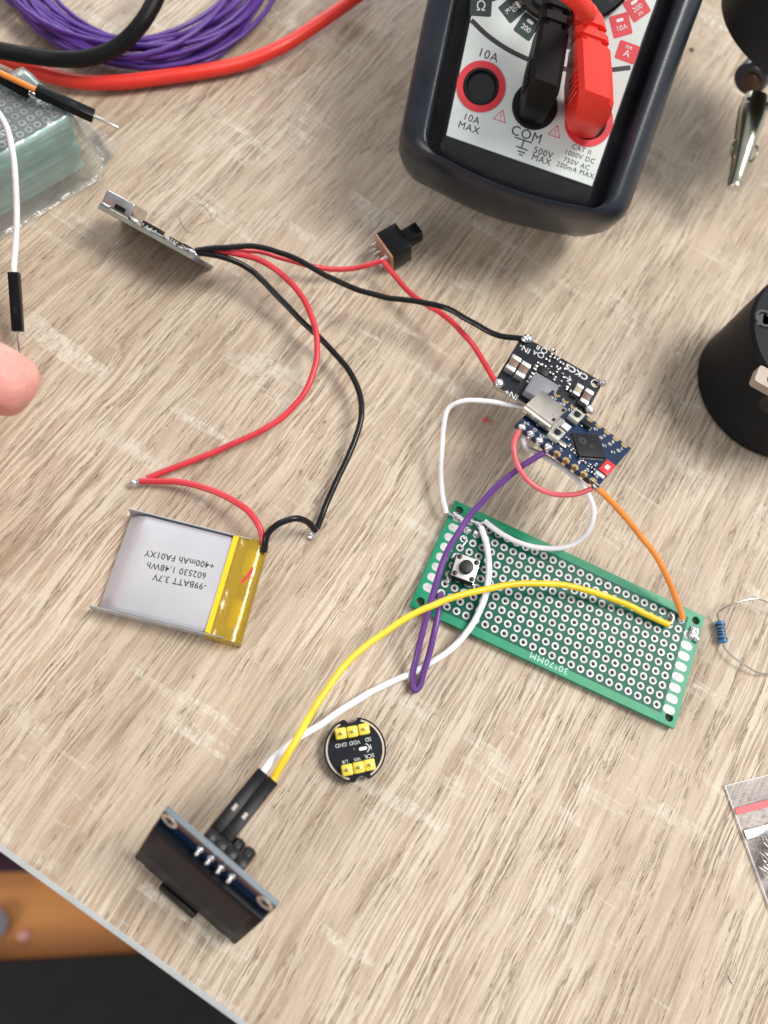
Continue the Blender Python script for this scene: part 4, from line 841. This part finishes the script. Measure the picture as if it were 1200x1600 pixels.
# ================================================================== RIGHT EDGE: black base, clip holder, alligator clip
p1, p2, p3 = K(1088, 597, 0), K(1116, 663, 0), K(1200, 717, 0)
def circle3(a, b, c):
    ax_, ay, bx_, by_, cx_, cy_ = a.x, a.y, b.x, b.y, c.x, c.y; d = 2 * (ax_ * (by_ - cy_) + bx_ * (cy_ - ay) + cx_ * (ay - by_))
    ux = ((ax_ ** 2 + ay ** 2) * (by_ - cy_) + (bx_ ** 2 + by_ ** 2) * (cy_ - ay) + (cx_ ** 2 + cy_ ** 2) * (ay - by_)) / d
    uy = ((ax_ ** 2 + ay ** 2) * (cx_ - bx_) + (bx_ ** 2 + by_ ** 2) * (ax_ - cx_) + (cx_ ** 2 + cy_ ** 2) * (bx_ - ax_)) / d
    return V((ux, uy, 0)), math.hypot(ax_ - ux, ay - uy)
cc, cr = circle3(p1, p2, p3); print('base circle', cc, cr)
MBs = Matrix.Translation(cc)
bs = thing('tool_base', 'heavy black round tool base with a metal link on its rim, right edge', 'tool base', MBs)
HB = 27
MB().lathe([(0, 0), (cr - .8, 0), (cr, .8), (cr, HB - 1), (cr - .8, HB), (cr - 3, HB + .1), (0, HB + .1)], 96).build('drum', mat('black_enamel', (0.008, 0.009, 0.011), .5, spec=.16, var=.2, bump=.1, bscale=1200, rvar=.06), bs, ang=30)
px_ = V((K(1193, 499, HB).x, K(1193, 499, HB).y, HB)) - cc
g = MB().lathe([(0, .1), (1.6, .1), (1.9, .6), (2.6, .6), (2.9, .1)], 28, Matrix.Translation(px_)); g.build('screw', mat('dark_steel', (0.03, 0.03, 0.032), .35, .3), bs)
lk = K(1216, 606, HB + 6); ML = Matrix.Translation(lk - cc) @ Matrix.Rotation(math.radians(-28), 4, 'Z')
g = MB().plate([rrect(-6.5, -2.5, 7, 2.5, .8, 3), rrect(-3.8, -1.3, 5.6, 1.3, 1.25, 6)], -1.2, 1.2); g.bm.transform(ML); g.build('metal_link', mat('brushed_link', (0.36, 0.30, 0.25), .55, .3, bump=.3, var=.1), bs)
g = MB().cyl((2, 0, -4.2), 2.2, 6, M=ML); g.build('link_post', BLACKPL, bs)
# helping hand head and clip
hc = K(1278, 22, 42); MH = Matrix.Translation(hc)
hh = thing('clip_holder', 'large round black clip holder in the top right corner', 'clip holder', MH)
MB().lathe([(0, -6), (24, -6), (27, -4), (27, 10), (25.5, 12), (0, 12.5)], 72).build('head', mat('matt_black', (0.008, 0.008, 0.009), .6, var=.2), hh)
jc = K(1183, 112, 22) - hc; dirj = (K(1172, 118, 22) - K(1250, 40, 22)).normalized()
MB().cyl(jc, 5.2, 9, bev=.8, axis=dirj + V((0, 0, -.15))).build('ball_socket', mat('grey_socket', (0.10, 0.105, 0.115), .3, .5), hh)
MB().cyl(jc + dirj * 4 + V((.6, -1, 0)), 2.7, 3.0, bev=.5, axis=dirj).build('copper_washer', mat('copper_washer', (0.14, 0.08, 0.065), .35, .6), hh)
MB().cyl(jc - dirj * 12, 3.5, 20, axis=dirj).build('arm', BLACKPL, hh)
q0, q1 = K(1182, 152, 24), K(1146, 293, 15); MG = frame(q0, q1, q0 + V((1, 0, .15))); GLn = (q1 - q0).length
if (MG.to_3x3() @ V((0, 0, 1))).z < 0: MG = frame(q0, q1, q0 - V((1, 0, .15)))
print('clip', GLn)
ac = thing('alligator_clip', 'shiny steel alligator clip pointing down from the black holder', 'alligator clip', MG)
CHR = mat('chrome', (0.50, 0.49, 0.40), .24, 1.0, var=.1, vscale=200)
def jaw(zs, name, open_):
    S = []
    for t, w_, h_ in ((0, 3.4, 2.4), (.12, 4.0, 3.2), (.3, 3.7, 3.2), (.6, 2.8, 2.6), (.85, 2.0, 2.0), (.93, 2.1, 2.0), (1, 1.8, 1.2)):
        x = t * GLn; S.append([V((x, w_ * math.cos(a), zs * (open_ * (1 - t) + .15 + h_ * math.sin(a)))) for a in [math.pi * k / 10 for k in range(11)]] + [V((x, (w_ - .4) * math.cos(a), zs * (open_ * (1 - t) + .1 + (h_ - .4) * math.sin(a)))) for a in [math.pi * k / 10 for k in range(10, -1, -1)]])
    g = MB(); g.loft(S); g.build(name, CHR, ac, ang=40)
jaw(1, 'upper_jaw', .5); jaw(-1, 'lower_jaw', .8)
g = MB(); g.cyl((GLn - 1.4, 0, 0), 1.75, 3.4, bev=.4, axis=(1, 0, 0)); g.build('jaw_tip', STEEL, ac)
MB().cyl((3.2, 0, 1.6), 1.5, 7.4, axis=(0, 1, 0), bev=.2).build('pivot_pin', STEEL, ac)
for s_ in (-1, 1):
    g = MB(); cx_ = GLn * .6; g.tube([V((cx_ + 2.4 * math.cos(a), s_ * (3.2 + .5 * math.sin(a)), .2 + 1.0 * math.sin(a))) for a in [2 * math.pi * k / 16 for k in range(17)]], .35, 8, smooth=False); g.build('wing', CHR, ac)
g = MB(); g.cyl((1.5, 0, 2.9), 1.2, .3, bev=.1); g.build('rivet', BLACKPL, ac)

# ================================================================== TOP LEFT: purple coil, bag of boards, jumper wires, finger
cxy = K(225, -75, 0); MQ = Matrix.Translation(cxy)
pts = []; NL = 21; rx = K(437, -60, 3).x - cxy.x; ry_ = abs(K(225, 112, 3).y - cxy.y)
random.seed(11); par = [(random.uniform(.84, 1.0), random.uniform(.74, 1.0), random.uniform(-5, 4), random.uniform(-5, 3), random.uniform(0, 6.28), random.uniform(1, 6)) for _ in range(NL + 1)]
for k in range(NL):
    A_, B2 = par[k], par[k + 1]
    for j in range(22):
        t = j / 22; s_ = t * t * (3 - 2 * t); q_ = [a + (b - a) * s_ for a, b in zip(A_, B2)]; an = 2 * math.pi * t + .5
        x = rx * q_[0] * math.cos(an) + q_[2]; y = ry_ * q_[1] * math.sin(an) + q_[3] + 2.0 * math.sin(2 * an + q_[4]); z = .9 + q_[5] * (.6 + .4 * math.sin(an + q_[4])) + .2 * k
        pts.append(V((x, y, max(.9, z))))
coil = MB().tube(pts, .72, 9, 2).build('wire_coil', W_VIO, None); coil.location = cxy * MM
tag(coil, 'loose coil of thin purple wire in the top left corner', 'wire coil')

# stack of perfboards in a clear bag
e_a, e_b = K(112, 183, 18), K(0, 246, 18); dd = (e_b - e_a).normalized(); dn = V((dd.y, -dd.x, 0)); 
if dn.y < 0: dn = -dn
Msk = frame(e_a, e_a + dd, e_a + dn)
if (Msk.to_3x3() @ V((0, 0, 1))).z < 0:
    Msk = Matrix((dd, dn, V((0, 0, 1)))).transposed().to_4x4(); Msk.translation = e_a
Msk = Matrix((-dd, dn, (-dd).cross(dn))).transposed().to_4x4(); Msk.translation = V((e_a.x, e_a.y, 0))
print('stack z', Msk.to_3x3() @ V((0, 0, 1)))
TEAL = mat('pale_teal_board', (0.56, 0.86, 0.78), .4, var=.12, vscale=150); TEALD = mat('grey_green_board', (0.07, 0.13, 0.11), .35, var=.2, vscale=200)
zt = 0
src = None
for k in range(10):
    ofx, ofy = random.uniform(-.8, .8), random.uniform(-.8, .8)
    M_ = Msk @ Matrix.Translation((ofx - 25, ofy + 9, .9 + 1.85 * k)) @ Matrix.Rotation(math.radians(random.uniform(-1.2, 1.2)), 4, 'Z')
    lab = 'top board of the bagged perfboard stack, rings on its face' if k == 9 else ('bottom board of the bagged perfboard stack, on the table' if k == 0 else f'pale green perfboard, {("", "second", "third", "fourth", "fifth", "sixth", "seventh", "eighth", "ninth")[k]} from the bottom of the bagged stack')
    r_ = thing('bagged_perfboard', lab, 'perfboard', M_, 'perfboards stacked in the plastic bag')
    if src is None:
        b1 = MB().box((0, 0, 0), (50, 70 - 52, 1.6), .1).build('board', TEAL, r_)
        src = b1
    else:
        c_ = src.copy(); COL.objects.link(c_); c_.parent = r_
    if k == 9:
        g = MB()
        for ix in range(18):
            for iy in range(6): g.lathe([(1.0, .0), (1.0, .06), (.5, .06), (.5, .0)], 14, Matrix.Translation((-22.5 + 2.6 * ix, -6.5 + 2.6 * iy, .8)))
        tag(g.build('pad_rings', SILV, r_), kind='stuff'); MB().box((0, .3, .803), (49, 17, .02)).build('solder_mask', TEALD, r_)
# bag film draped over the stack
bgt = thing('plastic_bag', 'crinkled clear plastic bag wrapped round the stack of perfboards', 'bag', Matrix.Translation(e_a))
FILM2 = film('crinkled_film', (0.95, 0.97, 0.97), .45, .16, .45, 70, .18)
g = MB(); b = g.bm; NU, NV = 50, 46; ML2 = Msk.copy(); Ti = Matrix.Translation(-e_a)
prof = [(-5.5, .4), (-4.2, 1.2), (-2.6, 6), (-1.6, 13), (-.8, 18.6), (1.5, 19.6), (8, 19.4), (18, 19.8), (22, 14), (30, 2)]
pp = catmull([V((y, z, 0)) for y, z in prof], 5); G_ = []
for i in range(NU + 1):
    row = []; x = -52 + 63 * i / NU
    for j, p in enumerate(pp):
        y, z = p.x, p.y
        if x > .5: t = min(1, (x - .5) / 5); z = z * (1 - t) ** 1.3 + .6 * t; y = y * (1 - .3 * t) + 1.5 * t
        if x > 6: z += 3.5 * max(0, math.sin((x - 6) / 10 * math.pi * .6)) * math.exp(-((y + 1) / 6) ** 2)
        q_ = V((x, y, z)); nz_ = noise.noise(q_ * .22) * 1.0 + noise.noise(q_ * .7) * .45
        row.append(b.verts.new(Ti @ (ML2 @ (q_ + V((0, -abs(nz_) * .4, abs(nz_) * .8 + .1))))))
    G_.append(row)
for i in range(NU):
    for j in range(len(pp) - 1): b.faces.new((G_[i][j], G_[i + 1][j], G_[i + 1][j + 1], G_[i][j + 1]))
g.build('film', FILM2, bgt, ang=180)

def jumper(label, M4, wpts, material, group=None):
    """male jumper: M4 origin at the housing's wire end, +x towards the pin"""
    r_ = thing('jumper_wire', label, 'jumper wire', M4, 'jumper wires with pins'); 
    h_ = MB().box((7, 0, 0), (14, 2.5, 2.5), .18).build('connector_housing', DUP, r_); MB().box((9, 0, 1.25), (1.6, .9, .06)).build('latch_window', BLACKPL, h_)
    MB().cyl((14, 0, 0), .75, .3, seg=14, axis=(1, 0, 0)).build('pin_collar', STEEL, h_)
    MB().box((17, 0, 0), (6.4, .62, .62), .12).build('pin', STEEL, r_)
    if wpts:
        Mi = M4.inverted(); MB().tube([V((1.5, 0, 0)), V((-1, 0, 0))] + [Mi @ K(*p) for p in wpts], .75, 12).build('insulation', material, r_)
    return r_
def jf(a, b): return frame(a, b, a + V((0, 0, 1)).cross(V(b) - V(a)))
jumper('white jumper wire with black connector hanging down the left edge', jf(K(22, 426, 11), K(28, 514, 5)), [(23, 400, 12), (26, 350, 15), (25, 300, 19), (20, 240, 23), (6, 190, 25), (-30, 150, 26), (-120, 120, 22)], W_WHT)
jumper('orange jumper wire with black connector lying on the bag of boards', jf(K(57, 141, 23), K(134, 176, 20)), [(40, 133, 23.5), (0, 114, 24.5), (-40, 96, 25), (-120, 60, 22)], W_ORG)
jumper('black connector without a visible wire, lying beside the orange wire on the bag', jf(K(-35, 100, 22.6), K(57, 150, 21.2)), [(-60, 90, 23), (-140, 60, 22)], W_BLK)

# finger / hand reaching in from the left
def hand():
    sk = MAT = mat('skin', (0.74, 0.33, 0.28), .5, var=.2, vscale=140, bump=1.0, bscale=650, rvar=.12, sss=.35)
    tip, up = K(40, 618, 26), K(-60, 575, 30)
    base = K(-210, 515, 40)
    M = Matrix.Translation(base); root = thing('person', 'bare fingertip of a hand reaching in at the left edge', 'person', M)
    palm = base + V((-38, 8, 14)); wrist = palm + V((-52, 6, 10))
    verts = [wrist + V((-60, 6, 8)), wrist, palm, base]; edges = [(0, 1), (1, 2), (2, 3)]; rad = [(24, 20), (23, 17), (32, 15), (9.6, 9.4)]
    def chain(start, pts, rs):
        prev = start
        for p, r in zip(pts, rs): verts.append(p); rad.append((r, r * .92)); edges.append((prev, len(verts) - 1)); prev = len(verts) - 1
    mid = base.lerp(K(10, 602, 27.0), .5) + V((0, 0, 5)); chain(3, [mid, K(-45, 580, 29), K(22, 603, 27.2), K(55, 622, 25.5)], [8.6, 8.6, 7.7, 5.4])
    for dy, ln in ((-20, .8), (-38, .7), (-54, .6)):
        b0_ = base + V((-16, dy, 4)); verts.append(b0_); rad.append((8.8, 8.5)); edges.append((2, len(verts) - 1)); s_ = len(verts) - 1
        chain(s_, [b0_ + V((24 * ln, 1, 2)), b0_ + V((34 * ln, 0, -18)), b0_ + V((18 * ln, 0, -30))], [8, 7.4, 6.2])
    tb0 = palm + V((8, 28, -4)); verts.append(tb0); rad.append((12, 11)); edges.append((2, len(verts) - 1)); chain(len(verts) - 1, [tb0 + V((16, 14, -8)), tb0 + V((30, 16, -16))], [9, 7.5])
    me = bpy.data.meshes.new('hand'); me.from_pydata([(v_ - base) * MM for v_ in verts], edges, []); o_ = bpy.data.objects.new('hand', me); COL.objects.link(o_); o_.parent = root
    md = o_.modifiers.new('skin', 'SKIN')
    if not me.skin_vertices: 
        bpy.context.view_layer.objects.active = o_
    for i, r in enumerate(rad): me.skin_vertices[0].data[i].radius = (r[0] * MM, r[1] * MM)
    me.skin_vertices[0].data[2].use_root = True
    sb = o_.modifiers.new('sub', 'SUBSURF'); sb.levels = 3; sb.render_levels = 3; md.use_smooth_shade = True
    me.materials.append(sk)
    bpy.context.view_layer.update(); ev = o_.evaluated_get(bpy.context.evaluated_depsgraph_get()); m2 = bpy.data.meshes.new_from_object(ev)
    o_.modifiers.clear(); o_.data = m2; m2.shade_smooth()
    if not m2.materials: m2.materials.append(sk)
    return root
hand()

# ================================================================== SMALL DEBRIS
def debris(name, px, label, cat, material, g):
    o_ = g.build(name, material, None); o_.location = K(*px, 0) * MM; return tag(o_, label, cat)
g = MB().blob((0, 0, .5), .65, (1.1, .8, .8), .4, 5); g.tube([V((.2, 0, .5)), V((2.0, -.8, .4))], .16, 6, smooth=False)
debris('wire_scrap', (757, 657), 'tiny red wire scrap on the table left of the blue board', 'wire scrap', mat('red_scrap', (0.72, 0.08, 0.09), .4), g)
debris('crumb', (1080, 79), 'tiny dark brown crumb on the table right of the multimeter', 'crumb', mat('brown_crumb', (0.05, 0.03, 0.02), .7), MB().blob((0, 0, .4), .7, (1, .8, .7), .4, 8))
g = MB(); o0_ = K(280, 338, 0); g.tube([K(u, v, .25) - o0_ for u, v in ((280, 338), (285, 352), (297, 363), (310, 352), (330, 342), (322, 325), (305, 316))], .05, 5)
debris('hair', (280, 338), 'fine dark curled hair on the table right of the charging board', 'hair', mat('hair', (0.10, 0.07, 0.05), .5), g)
g = MB(); o0_ = K(1139, 1524, 0); g.tube([K(u, v, .4) - o0_ for u, v in ((1139, 1524), (1143, 1531), (1147, 1538))], .16, 6)
debris('wire_clipping', (1139, 1524), 'tiny bare metal wire clipping near the bottom right corner', 'wire clipping', STEEL, g)
